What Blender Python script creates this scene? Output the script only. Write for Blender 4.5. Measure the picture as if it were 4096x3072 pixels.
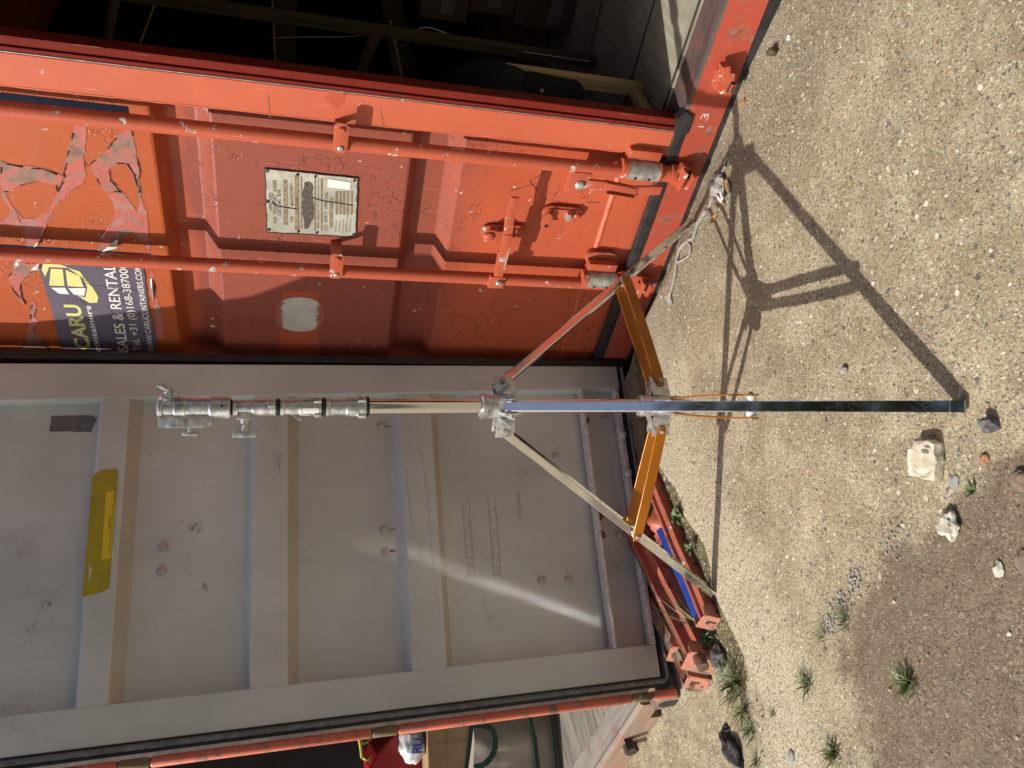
import bpy, bmesh, math, random
from mathutils import Vector, Matrix, noise
R = math.radians
scene = bpy.context.scene
for o in list(bpy.data.objects):
    bpy.data.objects.remove(o)
COL = scene.collection

# ------------------------------------------------------------------ camera, world, sun, exposure
CAM_H = 1.4
FOC = 3000.0                      # focal length in pixels of the 4096 px side
cam_d = bpy.data.cameras.new('camera')
cam = bpy.data.objects.new('camera', cam_d)
COL.objects.link(cam)
scene.camera = cam
cam_d.sensor_width = 36.0
cam_d.lens = FOC / 4096 * 36.0
cam_d.clip_start = 0.02
cam_d.clip_end = 500
# the phone was held upright and the picture is shown lying on its side: picture-right is down in the world
dn = Vector((1480 - 1536, 11650 - 2048, FOC)).normalized()      # world down in (right, down, forward) of the upright phone
fw = (Vector((0, 0, 1)) - dn * dn.z).normalized()
rt = dn.cross(fw)
def to_world(c):                   # phone axes -> world axes
    return Vector((c.dot(rt), c.dot(fw), -c.dot(dn)))
ax_right = to_world(Vector((0, 1, 0)))     # picture right  = phone down
ax_up = to_world(Vector((1, 0, 0)))        # picture up     = phone right
ax_back = to_world(Vector((0, 0, -1)))
m = Matrix((ax_right, ax_up, ax_back)).transposed().to_4x4()
m.translation = Vector((0, 0, CAM_H))
cam.matrix_world = m

SUN_AZ, SUN_EL = 10.5, 46.3        # the light travels towards azimuth SUN_AZ (from +X towards +Y)
world = bpy.data.worlds.new('World')
scene.world = world
world.use_nodes = True
wn = world.node_tree
bg = wn.nodes['Background']
sky = wn.nodes.new('ShaderNodeTexSky')
sky.sky_type = 'NISHITA'
sky.sun_disc = False
sky.sun_elevation = R(SUN_EL)
sky.sun_rotation = R(270 - SUN_AZ)
sky.air_density = 1.0
sky.dust_density = 4.0
sky.ozone_density = 1.0
wn.links.new(sky.outputs[0], bg.inputs[0])
bg.inputs[1].default_value = 0.09
sd = bpy.data.lights.new('sun', 'SUN')
sd.energy = 4.0
sd.angle = R(0.53)
sd.color = (1.0, 0.93, 0.83)
sun = bpy.data.objects.new('sun', sd)
COL.objects.link(sun)
ld = Vector((math.cos(R(SUN_AZ)) * math.cos(R(SUN_EL)), math.sin(R(SUN_AZ)) * math.cos(R(SUN_EL)), -math.sin(R(SUN_EL))))
sun.rotation_euler = ld.to_track_quat('-Z', 'Y').to_euler()
sun.location = -ld * 12
scene.view_settings.view_transform = 'Standard'
scene.view_settings.look = 'None'
scene.view_settings.exposure = 0.38
scene.view_settings.gamma = 1.0
scene.cycles.max_bounces = 8
scene.cycles.blur_glossy = 0.0            # keep the sun glints that the polished legs throw on the door
scene.cycles.sample_clamp_indirect = 200

random.seed(11)

# ------------------------------------------------------------------ material helpers
class NT:
    def __init__(s, name):
        s.m = bpy.data.materials.new(name)
        s.m.use_nodes = True
        s.t = s.m.node_tree
        s.b = s.t.nodes['Principled BSDF']
        s.co = s.t.nodes.new('ShaderNodeTexCoord').outputs['Object']
    def n(s, typ, ins=None, **kw):
        nd = s.t.nodes.new('ShaderNode' + typ)
        for k, v in kw.items():
            setattr(nd, k, v)
        for k, v in (ins or {}).items():
            if isinstance(v, bpy.types.NodeSocket):
                s.t.links.new(v, nd.inputs[k])
            else:
                nd.inputs[k].default_value = v
        return nd
    def scaled(s, v):
        return s.n('Mapping', {'Vector': s.co, 'Scale': v}).outputs[0]
    def noise(s, scale, detail=4, rough=0.55, vec=None, dist=0.0):
        return s.n('TexNoise', {'Vector': vec or s.co, 'Scale': scale, 'Detail': detail, 'Roughness': rough, 'Distortion': dist}).outputs[0]
    def vor(s, scale, feature='F1', vec=None, rnd=1.0):
        return s.n('TexVoronoi', {'Vector': vec or s.co, 'Scale': scale, 'Randomness': rnd}, feature=feature)
    def ramp(s, fac, *stops):
        nd = s.n('ValToRGB', {'Fac': fac})
        e = nd.color_ramp.elements
        while len(e) < len(stops):
            e.new(0.5)
        for el, (p, c) in zip(e, stops):
            el.position = p
            el.color = (c, c, c, 1) if not hasattr(c, '__len__') else (*c, 1)
        return nd.outputs[0]
    def mix(s, fac, a, b, blend='MIX'):
        nd = s.n('Mix', None, data_type='RGBA', blend_type=blend)
        for i, v in ((0, fac), (6, a), (7, b)):
            if isinstance(v, bpy.types.NodeSocket):
                s.t.links.new(v, nd.inputs[i])
            elif i == 0:
                nd.inputs[0].default_value = v
            else:
                nd.inputs[i].default_value = (*v, 1)
        return nd.outputs[2]
    def math(s, op, a, b=0.0, clamp=False):
        nd = s.n('Math', None, operation=op, use_clamp=clamp)
        for i, v in ((0, a), (1, b)):
            if isinstance(v, bpy.types.NodeSocket):
                s.t.links.new(v, nd.inputs[i])
            else:
                nd.inputs[i].default_value = v
        return nd.outputs[0]
    def axis(s, i):
        return s.n('SeparateXYZ', {'Vector': s.co}).outputs[i]
    def set(s, **kw):
        names = {'col': 'Base Color', 'rough': 'Roughness', 'metal': 'Metallic', 'normal': 'Normal', 'coat': 'Coat Weight',
                 'spec': 'Specular IOR Level', 'aniso': 'Anisotropic', 'alpha': 'Alpha', 'trans': 'Transmission Weight', 'coatr': 'Coat Roughness'}
        for k, v in kw.items():
            i = s.b.inputs[names[k]]
            if isinstance(v, bpy.types.NodeSocket):
                s.t.links.new(v, i)
            elif hasattr(v, '__len__'):
                i.default_value = (*v, 1)
            else:
                i.default_value = v
        return s.m
    def bump(s, h, strength=0.3, dist=0.002, normal=None):
        ins = {'Height': h, 'Strength': strength, 'Distance': dist}
        if normal is not None:
            ins['Normal'] = normal
        return s.n('Bump', ins).outputs[0]

def simple(name, col, rough=0.5, metal=0.0, var=0.25, scale=12, bump=0.0, **kw):
    t = NT(name)
    f = t.noise(scale, 5)
    c = t.mix(t.ramp(f, (0.3, 0.0), (0.7, 1.0)), tuple(x * (1 - var) for x in col), tuple(min(1, x * (1 + var)) for x in col))
    if bump:
        kw['normal'] = t.bump(t.noise(scale * 12, 3), 0.4, bump)
    return t.set(col=c, rough=rough, metal=metal, **kw)

# ------------------------------------------------------------------ mesh helpers
WARP = {}
class MB:
    def __init__(s):
        s.bm = bmesh.new()
    def box(s, a, b, bev=0.0, mat=0):
        x0, y0, z0 = (min(a[i], b[i]) for i in range(3))
        x1, y1, z1 = (max(a[i], b[i]) for i in range(3))
        M = Matrix.Translation(((x0 + x1) / 2, (y0 + y1) / 2, (z0 + z1) / 2)) @ Matrix.Diagonal((x1 - x0, y1 - y0, z1 - z0, 1))
        return s._cube(M, bev, mat)
    def _cube(s, M, bev, mat=0):
        r = bmesh.ops.create_cube(s.bm, size=1.0, matrix=M)
        fs = {f for v in r['verts'] for f in v.link_faces}
        for f in fs:
            f.material_index = mat
        if bev:
            es = {e for v in r['verts'] for e in v.link_edges}
            bmesh.ops.bevel(s.bm, geom=list(es), offset=bev, segments=2, profile=0.6, affect='EDGES', material=-1)
        return s
    def bar(s, p, q, w, h, side=None, bev=0.0, mat=0):
        """bar from p to q: w across `side`, h across the other axis"""
        p, q = Vector(p), Vector(q)
        d = (q - p)
        L = d.length
        d.normalize()
        side = Vector(side) if side is not None else (Vector((0, 0, 1)).cross(d) if abs(d.z) < .95 else Vector((1, 0, 0)))
        side = (side - d * side.dot(d)).normalized()
        up = d.cross(side)
        M = Matrix((d * L, side * w, up * h)).transposed().to_4x4()
        M.translation = (p + q) / 2
        return s._cube(M, bev, mat)
    def prism(s, pts, axis, t0, t1, bev=0.0, mat=0):
        """polygon pts in the two other axes, extruded along axis ('x','y','z') from t0 to t1"""
        def P(a, b, t):
            return {'x': (t, a, b), 'y': (a, t, b), 'z': (a, b, t)}[axis]
        v0 = [s.bm.verts.new(P(a, b, t0)) for a, b in pts]
        v1 = [s.bm.verts.new(P(a, b, t1)) for a, b in pts]
        n = len(pts)
        fs = [s.bm.faces.new(v0), s.bm.faces.new(v1[::-1])]
        for i in range(n):
            fs.append(s.bm.faces.new((v0[i], v0[(i + 1) % n], v1[(i + 1) % n], v1[i])))
        for f in fs:
            f.material_index = mat
        bmesh.ops.recalc_face_normals(s.bm, faces=fs)
        if bev:
            es = set(fs[0].edges) | set(fs[1].edges)
            bmesh.ops.bevel(s.bm, geom=list(es), offset=bev, segments=2, profile=0.6, affect='EDGES')
        return s
    def tube(s, path, rad, seg=10, cap=True, mat=0):
        path = [Vector(p) for p in path]
        rads = rad if hasattr(rad, '__len__') else [rad] * len(path)
        rings = []
        ref = None
        for i, p in enumerate(path):
            d = (path[min(i + 1, len(path) - 1)] - path[max(i - 1, 0)]).normalized()
            if ref is None:
                ref = Vector((0, 0, 1)) if abs(d.z) < .9 else Vector((1, 0, 0))
            a = (ref - d * ref.dot(d)).normalized()
            ref = a
            b = d.cross(a)
            rings.append([s.bm.verts.new(p + (a * math.cos(t) + b * math.sin(t)) * rads[i]) for t in [2 * math.pi * k / seg for k in range(seg)]])
        for r0, r1 in zip(rings, rings[1:]):
            for k in range(seg):
                f = s.bm.faces.new((r0[k], r0[(k + 1) % seg], r1[(k + 1) % seg], r1[k]))
                f.smooth = True
                f.material_index = mat
        if cap:
            s.bm.faces.new(rings[0][::-1]).material_index = mat
            s.bm.faces.new(rings[-1]).material_index = mat
        return s
    def lathe(s, prof, c=(0, 0, 0), seg=32, axis='z', mat=0, sx=1, sy=1):
        """prof = [(radius, height)...] around an axis through c"""
        full = [prof[0]]                       # support rings keep the shading of long runs flat
        for (r0_, h0_), (r1_, h1_) in zip(prof, prof[1:]):
            l_ = math.hypot(r1_ - r0_, h1_ - h0_)
            if l_ > .006:
                for q in (.0006 / l_, 1 - .0006 / l_):
                    full.append((r0_ + (r1_ - r0_) * q, h0_ + (h1_ - h0_) * q))
            full.append((r1_, h1_))
        rings = []
        for r, h in full:
            ring = []
            for k in range(seg):
                t = 2 * math.pi * k / seg
                a, b = r * math.cos(t) * sx, r * math.sin(t) * sy
                ring.append(s.bm.verts.new({'z': (c[0] + a, c[1] + b, c[2] + h), 'y': (c[0] + a, c[1] + h, c[2] + b), 'x': (c[0] + h, c[1] + a, c[2] + b)}[axis]))
            rings.append(ring)
        fs = []
        for r0, r1 in zip(rings, rings[1:]):
            for k in range(seg):
                f = s.bm.faces.new((r0[k], r0[(k + 1) % seg], r1[(k + 1) % seg], r1[k]))
                f.smooth = True
                fs.append(f)
        fs.append(s.bm.faces.new(rings[0][::-1]))
        fs.append(s.bm.faces.new(rings[-1]))
        for f in fs:
            f.material_index = mat
        bmesh.ops.recalc_face_normals(s.bm, faces=fs)
        return s
    def cyl(s, p, q, r, seg=20, mat=0):
        return s.tube([p, q], r, seg, mat=mat)
    def rock(s, c, size, seed=0, rough=0.3, sub=2):
        r = bmesh.ops.create_icosphere(s.bm, subdivisions=sub, radius=1.0)
        for v in r['verts']:
            k = 1 + rough * noise.noise(v.co * 1.3 + Vector((seed * 3.7, seed * 1.3, 0))) + rough * .5 * noise.noise(v.co * 3.1 + Vector((seed, 0, 9)))
            v.co = Vector((c[0] + v.co.x * k * size[0], c[1] + v.co.y * k * size[1], c[2] + v.co.z * k * size[2]))
        return s
    def quad(s, *ps, mat=0):
        f = s.bm.faces.new([s.bm.verts.new(p) for p in ps])
        f.material_index = mat
        return s
    def shear(s, fn):
        for v in s.bm.verts:
            v.co = fn(v.co)
        return s
    def build(s, name, mats, parent=None, loc=None, rot=None, smooth_angle=None, label=None):
        w = WARP.get('fn')
        if w and parent is not None and parent.name.startswith('door_leaf'):
            s.shear(w)
        me = bpy.data.meshes.new(name)
        s.bm.to_mesh(me)
        anysm = any(f.smooth for f in s.bm.faces)
        s.bm.free()
        if anysm:
            me.set_sharp_from_angle(angle=R(38))
        for mt in (mats if isinstance(mats, (list, tuple)) else [mats]):
            me.materials.append(mt)
        o = bpy.data.objects.new(name, me)
        COL.objects.link(o)
        if parent:
            o.parent = parent
        if loc is not None:
            o.location = loc
        if rot is not None:
            o.rotation_euler = rot
        if label:
            o['label'] = label
        return o

def thing(name, label, cat, loc=(0, 0, 0), rz=0.0, group=None):
    o = bpy.data.objects.new(name, None)
    COL.objects.link(o)
    o.empty_display_size = 0.1
    o.location = loc
    o.rotation_euler = (0, 0, R(rz))
    return tag(o, label, cat, group)
def tag(o, label, cat, group=None):
    o['label'] = label
    o['category'] = cat
    if group:
        o['group'] = group
    return o
def capsule(a0, b0, a1, b1, r, n=8):
    """outline of a capsule from (a0,b0) to (a1,b1)"""
    t = math.atan2(b1 - b0, a1 - a0)
    pts = []
    for k in range(n + 1):
        u = t - math.pi / 2 + math.pi * k / n
        pts.append((a1 + r * math.cos(u), b1 + r * math.sin(u)))
    for k in range(n + 1):
        u = t + math.pi / 2 + math.pi * k / n
        pts.append((a0 + r * math.cos(u), b0 + r * math.sin(u)))
    return pts
def text_into(mb, txt, s0, s1, z0, z1, y, bold=0.0, mat=0, space=1.0, slope=0.0):
    """lettering as flat faces on the plane y, filling s0..s1 and z0..z1 (cap height)"""
    cu = bpy.data.curves.new('lettering', 'FONT')
    cu.body = txt
    cu.offset = bold
    cu.space_character = space
    ob = bpy.data.objects.new('lettering', cu)
    COL.objects.link(ob)
    bpy.context.view_layer.update()
    me = bpy.data.meshes.new_from_object(ob.evaluated_get(bpy.context.evaluated_depsgraph_get()))
    bpy.data.objects.remove(ob)
    bpy.data.curves.remove(cu)
    if not me.vertices:
        return
    xs = [v.co.x for v in me.vertices]
    x0, x1 = min(xs), max(xs)
    cap = 0.73
    base = len(mb.bm.verts)
    vs = []
    for v in me.vertices:
        u = (v.co.x - x0) / (x1 - x0)
        vs.append(mb.bm.verts.new((s0 + u * (s1 - s0), y, z0 + slope * u + v.co.y / cap * (z1 - z0))))
    for p in me.polygons:
        try:
            f = mb.bm.faces.new([vs[i] for i in p.vertices])
            f.material_index = mat
            if f.calc_area() > 0:
                f.normal_update()
                if f.normal.y > 0:
                    f.normal_flip()
        except ValueError:
            pass
    bpy.data.meshes.remove(me)
def smooth(o, ang=35):
    for p in o.data.polygons:
        p.use_smooth = True
    try:
        o.data.set_sharp_from_angle(angle=R(ang))
    except Exception:
        pass
    return o

# ------------------------------------------------------------------ materials
def container_paint(name, hue, faded=None, zband=False, chips=0.5, worn=0.0, rough=0.42, crackle=0.6):
    """old orange container paint: chalky fading, crackle, scratches, chips to grey primer, dirt"""
    t = NT(name)
    big = t.noise(2.2, 4)
    mid = t.noise(14, 6, .62)
    c = t.mix(t.ramp(big, (.3, 0), (.72, 1)), tuple(x * .88 for x in hue), tuple(min(1, x * 1.1) for x in hue))
    if zband:
        z = t.axis(2)
        zz = t.math('ADD', z, t.math('MULTIPLY', t.math('SUBTRACT', t.noise(5, 3), .5), .10))
        band = t.math('MULTIPLY', t.ramp(t.math('MULTIPLY', zz, .4), (.275, 0), (.345, 1)), t.ramp(t.math('MULTIPLY', zz, .4), (.664, 1), (.684, 0)))
        c = t.mix(t.math('MULTIPLY', band, .9), c, faded)
        x = t.axis(0)
        up = t.ramp(t.math('MULTIPLY', z, .4), (.688, 0), (.693, 1))
        c = t.mix(up, c, (.39, .084, .024))
    c = t.mix(t.math('MULTIPLY', t.ramp(mid, (.42, 0), (.8, 1)), .22), c, tuple(x * .55 for x in hue))
    # hair scratches
    sc = t.noise(1.0, 2, .5, t.n('Mapping', {'Vector': t.co, 'Scale': (260, 260, 9), 'Rotation': (0, .5, .1)}).outputs[0])
    c = t.mix(t.math('MULTIPLY', t.ramp(sc, (.70, 0), (.76, 1)), .35), c, (.75, .42, .33))
    # crackle patches
    v = t.vor(46, 'DISTANCE_TO_EDGE', t.mix(.035, t.co, t.n('TexNoise', {'Vector': t.co, 'Scale': 30.0}).outputs[1]))
    edge = t.ramp(v.outputs['Distance'], (.0, 1), (.10, 0))
    patch = t.ramp(t.noise(4.5, 4, .6), (.49, 0), (.58, 1))
    brk = t.ramp(t.noise(22, 2), (.42, 0), (.55, 1))
    crk = t.math('MULTIPLY', t.math('MULTIPLY', edge, patch), t.math('MULTIPLY', brk, crackle))
    c = t.mix(crk, c, (.06, .02, .015))
    # specks and chips
    chip = t.ramp(t.noise(24, 5, .66), (.70 - .09 * chips, 0), (.71 - .09 * chips, 1))
    chipm = t.math('MULTIPLY', chip, t.ramp(t.noise(5.5, 2), (.46, 0), (.52, 1)))
    c = t.mix(chipm, c, t.mix(t.ramp(t.noise(55, 2), (.45, 0), (.55, 1)), (.27, .31, .33), (.62, .60, .55)))
    speck = t.ramp(t.noise(120, 2), (.77, 0), (.79, 1))
    c = t.mix(t.math('MULTIPLY', speck, .6), c, (.05, .03, .025))
    if worn:
        w = t.ramp(t.noise(16, 8, .75), (.62 - .25 * worn, 0), (.72 - .2 * worn, 1))
        c = t.mix(w, c, t.mix(t.ramp(t.noise(40, 3), (.4, 0), (.6, 1)), (.10, .075, .06), (.24, .19, .15)))
    h = t.math('ADD', t.math('MULTIPLY', crk, -1.2), t.math('ADD', t.math('MULTIPLY', t.noise(7, 3), .8), t.math('MULTIPLY', t.noise(160, 2), .10)))
    h = t.math('ADD', h, t.math('MULTIPLY', chipm, -.3))
    return t.set(col=c, rough=t.ramp(mid, (.3, rough - .07), (.7, rough + .14)), normal=t.bump(h, .55, .003), spec=.35)

ORANGE = (.46, .094, .043)
M_door = container_paint('door_paint', ORANGE, faded=(.24, .066, .047), zband=True)
M_stile = container_paint('stile_paint', (.49, .112, .057), chips=.3, crackle=.06)
M_hard = container_paint('hardware_paint', (.42, .088, .043), chips=1.1, crackle=.1)
M_rod = container_paint('rod_paint', (.44, .095, .050), chips=1.0, crackle=.05)
M_sill = container_paint('sill_paint', (.38, .070, .042), chips=.3, worn=.35, crackle=.1)
M_threshold = None
def streaked(name, a, b, c3, sc=(3, 60, 60)):
    t = NT(name)
    g = t.noise(1, 6, .65, t.scaled(sc), dist=.4)
    c = t.mix(t.ramp(g, (.35, 0), (.65, 1)), a, b)
    c = t.mix(t.ramp(t.noise(14, 6, .7), (.52, 0), (.66, 1)), c, c3)
    return t.set(col=c, rough=.7, normal=t.bump(g, .3, .002))
M_threshold = streaked('threshold_worn', (.035, .028, .028), (.085, .050, .042), (.13, .045, .036))
M_rustsill = streaked('rusty_sill', (.19, .135, .10), (.33, .235, .18), (.33, .15, .10))
M_tubeedge = container_paint('hinge_paint', (.62, .17, .11), worn=.45, crackle=.1)
M_beam_or = container_paint('racking_orange', (.46, .13, .08), chips=.9, worn=.35)
M_beam_end = container_paint('racking_end_paint', (.48, .20, .135), chips=.9, worn=.55)
M_beam_rust = container_paint('racking_rust', (.16, .045, .025), worn=.8)
M_beam_bl = container_paint('racking_blue', (.012, .045, .28), chips=.2, worn=.12, crackle=.1)
M_galv = simple('worn_steel', (.42, .42, .40), .42, .55, .4, 45)
M_rub = simple('black_rubber', (.022, .021, .023), .48, 0, .5, 25, bump=.002)
M_rubgrey = simple('weathered_rubber', (.15, .165, .170), .6, 0, .4, 40, bump=.003)
M_darksteel = simple('dark_steel', (.05, .035, .03), .7, .2, .5, 20, bump=.003)
M_peel = None

def peel_mat():
    t = NT('peeled_paint')
    w = t.noise(6, 2, .45, dist=2.6)
    c = t.ramp(w, (.30, (.17, .085, .06)), (.40, (.24, .13, .10)), (.47, (.34, .12, .10)), (.55, (.42, .09, .06)), (.66, (.36, .15, .14)))
    c = t.mix(t.math('MULTIPLY', t.ramp(t.noise(70, 4), (.58, 0), (.72, 1)), .6), c, (.12, .055, .04))
    return t.set(col=c, rough=.6, normal=t.bump(t.noise(50, 5), .4, .003))
M_peel = peel_mat()
M_white = simple('torn_vinyl_white', (.72, .72, .70), .4, 0, .1)
M_navy = simple('navy_vinyl', (.004, .005, .022), .6, 0, .3, spec=.12)
M_stk = None
def sticker_mat():
    t = NT('sticker_purple_grey')
    c = t.mix(t.ramp(t.noise(6, 5), (.35, 0), (.7, 1)), (.095, .085, .125), (.13, .115, .16))
    sp = t.ramp(t.noise(240, 2), (.68, 0), (.72, 1))
    c = t.mix(t.math('MULTIPLY', sp, .3), c, (.35, .33, .38))
    wr = t.noise(1, 3, .5, t.scaled((9, 9, 34)))
    return t.set(col=c, rough=.32, normal=t.bump(wr, .35, .004))
M_stk = sticker_mat()
M_yel = simple('sticker_yellow', (.62, .62, .24), .4, 0, .08)
M_wht = simple('sticker_white', (.72, .72, .72), .4, 0, .06)

def plate_mat():
    t = NT('data_plate_metal')
    c = t.mix(t.ramp(t.noise(9, 6), (.35, 0), (.65, 1)), (.36, .365, .32), (.50, .51, .46))
    c = t.mix(t.math('MULTIPLY', t.ramp(t.noise(26, 6, .7), (.5, 0), (.68, 1)), .7), c, (.36, .27, .15))
    x = t.axis(0)
    return t.set(col=c, rough=.42, metal=.15)
M_plate = plate_mat()
M_brown = simple('etched_brown', (.20, .145, .085), .6, 0, .35, 60)
M_smear = simple('tar_smear', (.085, .07, .06), .5, 0, .5, 90)
M_ink = simple('black_ink', (.10, .07, .045), .6, 0, .4, 80)
M_caulk = simple('black_sealant', (.018, .016, .016), .5, 0, .4, 60, bump=.006)

def circle_mat():
    t = NT('worn_white_disc')
    z = t.axis(2)
    e = t.math('MULTIPLY', t.math('ABSOLUTE', t.math('SUBTRACT', z, 1.322)), 12.5)
    nz = t.noise(70, 4, .7)
    m_ = t.ramp(t.math('ADD', e, t.math('MULTIPLY', t.math('SUBTRACT', nz, .5), .55)), (.72, 1), (.86, 0))
    c = t.mix(m_, (.31, .088, .062), t.mix(t.ramp(t.noise(8, 5), (.35, 0), (.7, 1)), (.42, .42, .36), (.62, .62, .57)))
    return t.set(col=c, rough=.5)
M_circ = circle_mat()

def grey_paint(name, base, var=.12, warm=True):
    t = NT(name)
    c = t.mix(t.ramp(t.noise(1.6, 3), (.3, 0), (.7, 1)), tuple(x * (1 - var) for x in base), tuple(x * (1 + var * .7) for x in base))
    st = t.noise(1, 6, .6, t.scaled((60, 60, 2.2)))
    c = t.mix(t.math('MULTIPLY', t.ramp(st, (.5, 0), (.72, 1)), .14), c, tuple(x * .62 for x in base))
    sm = t.ramp(t.noise(4.0, 7, .72), (.58, 0), (.75, 1))
    c = t.mix(t.math('MULTIPLY', sm, .35), c, (.12, .105, .09))
    sp = t.math('MULTIPLY', t.ramp(t.noise(48, 4, .6), (.70, 0), (.75, 1)), t.ramp(t.noise(3.2, 2), (.5, 0), (.6, 1)))
    c = t.mix(sp, c, (.06, .045, .035))
    z = t.axis(2)
    low = t.ramp(t.math('ADD', z, t.math('MULTIPLY', t.noise(7, 5), .25)), (.22, 1), (.62, 0))
    c = t.mix(t.math('MULTIPLY', low, .28), c, (.20, .165, .125))
    rr = t.ramp(t.noise(5, 5), (.3, .30), (.7, .46))
    return t.set(col=c, rough=rr, metal=.0, spec=.5, normal=t.bump(t.math('ADD', t.noise(3, 4), t.math('MULTIPLY', t.noise(140, 3), .06)), .25, .004))
M_grey = grey_paint('grey_door_paint', (.60, .64, .615), .2)
M_greyedge = simple('worn_grey_edge', (.58, .58, .54), .45, 0, .3, 50)
M_bolt = simple('painted_bolt', (.44, .44, .41), .42, .1, .25, 60)
M_rustbolt = simple('rusty_bolt', (.16, .10, .065), .6, .2, .5, 90)
M_duct = simple('grey_cloth_tape', (.125, .135, .14), .45, 0, .25, 40, bump=.002)
M_ytape = simple('olive_yellow_tape', (.42, .36, .015), .35, 0, .14, 22, bump=.003)
M_ylab = simple('yellow_paper_label', (.78, .58, .02), .35, 0, .06, 10)
M_resid = simple('tape_residue', (.55, .57, .54), .62, 0, .3, 90)
M_smudge = simple('grey_smudge', (.47, .48, .46), .6, 0, .35, 160)
M_fleck = simple('rust_run', (.22, .10, .035), .7, 0, .4, 60)

def chrome(name, col, rough, scr=.5):
    t = NT(name)
    s1 = t.noise(1, 3, .6, t.n('Mapping', {'Vector': t.co, 'Scale': (90, 90, 420), 'Rotation': (.6, .3, .2)}).outputs[0])
    r = t.ramp(s1, (.45, rough), (.75, rough + .16 * scr))
    smg = t.ramp(t.noise(30, 6, .7), (.55, 0), (.8, 1))
    c = t.mix(t.math('MULTIPLY', smg, .35 * scr), col, tuple(x * .6 for x in col))
    sc2 = t.vor(75, 'DISTANCE_TO_EDGE', t.n('Mapping', {'Vector': t.co, 'Scale': (1, 1, .12), 'Rotation': (.3, .2, 0)}).outputs[0])
    scm = t.math('MULTIPLY', t.ramp(sc2.outputs['Distance'], (0, 1), (.012, 0)), t.ramp(t.noise(18, 2), (.5, 0), (.62, 1)))
    r2 = t.math('ADD', r, t.math('MULTIPLY', scm, .4), clamp=True)
    return t.set(col=c, rough=r2, metal=1.0, normal=t.bump(scm, .02, .0003))
M_chrome = chrome('polished_leg_steel', (.80, .80, .80), .062, .15)
M_tube = chrome('polished_tube_steel', (.78, .78, .78), .10, .3)
def cast_mat():
    t = NT('cast_aluminium')
    f = t.noise(60, 5, .65)
    c = t.mix(t.ramp(f, (.35, 0), (.65, 1)), (.40, .41, .41), (.72, .73, .73))
    c = t.mix(t.math('MULTIPLY', t.ramp(t.noise(18, 6, .7), (.56, 0), (.7, 1)), .55), c, (.16, .15, .145))
    return t.set(col=c, rough=t.ramp(f, (.3, .34), (.7, .50)), metal=.85, normal=t.bump(t.noise(220, 3), .25, .0008))
M_cast = cast_mat()
M_oring = simple('black_ring', (.012, .012, .012), .35)
def brace_mat():
    t = NT('amber_brace_paint')
    c = t.mix(t.ramp(t.noise(9, 4), (.35, 0), (.7, 1)), (.33, .105, .005), (.42, .145, .008))
    sc = t.ramp(t.noise(1, 3, .6, t.scaled((40, 40, 300))), (.72, 0), (.76, 1))
    c = t.mix(t.math('MULTIPLY', sc, .5), c, (.16, .09, .03))
    ch = t.ramp(t.noise(90, 3), (.76, 0), (.79, 1))
    c = t.mix(ch, c, (.6, .58, .5))
    return t.set(col=c, rough=.28, metal=.25, spec=.5)
M_brace = brace_mat()
M_plastic = simple('white_plastic', (.70, .70, .68), .35, 0, .06)
M_sticklab = simple('asset_label', (.75, .74, .70), .5, 0, .15, 120)

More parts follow.
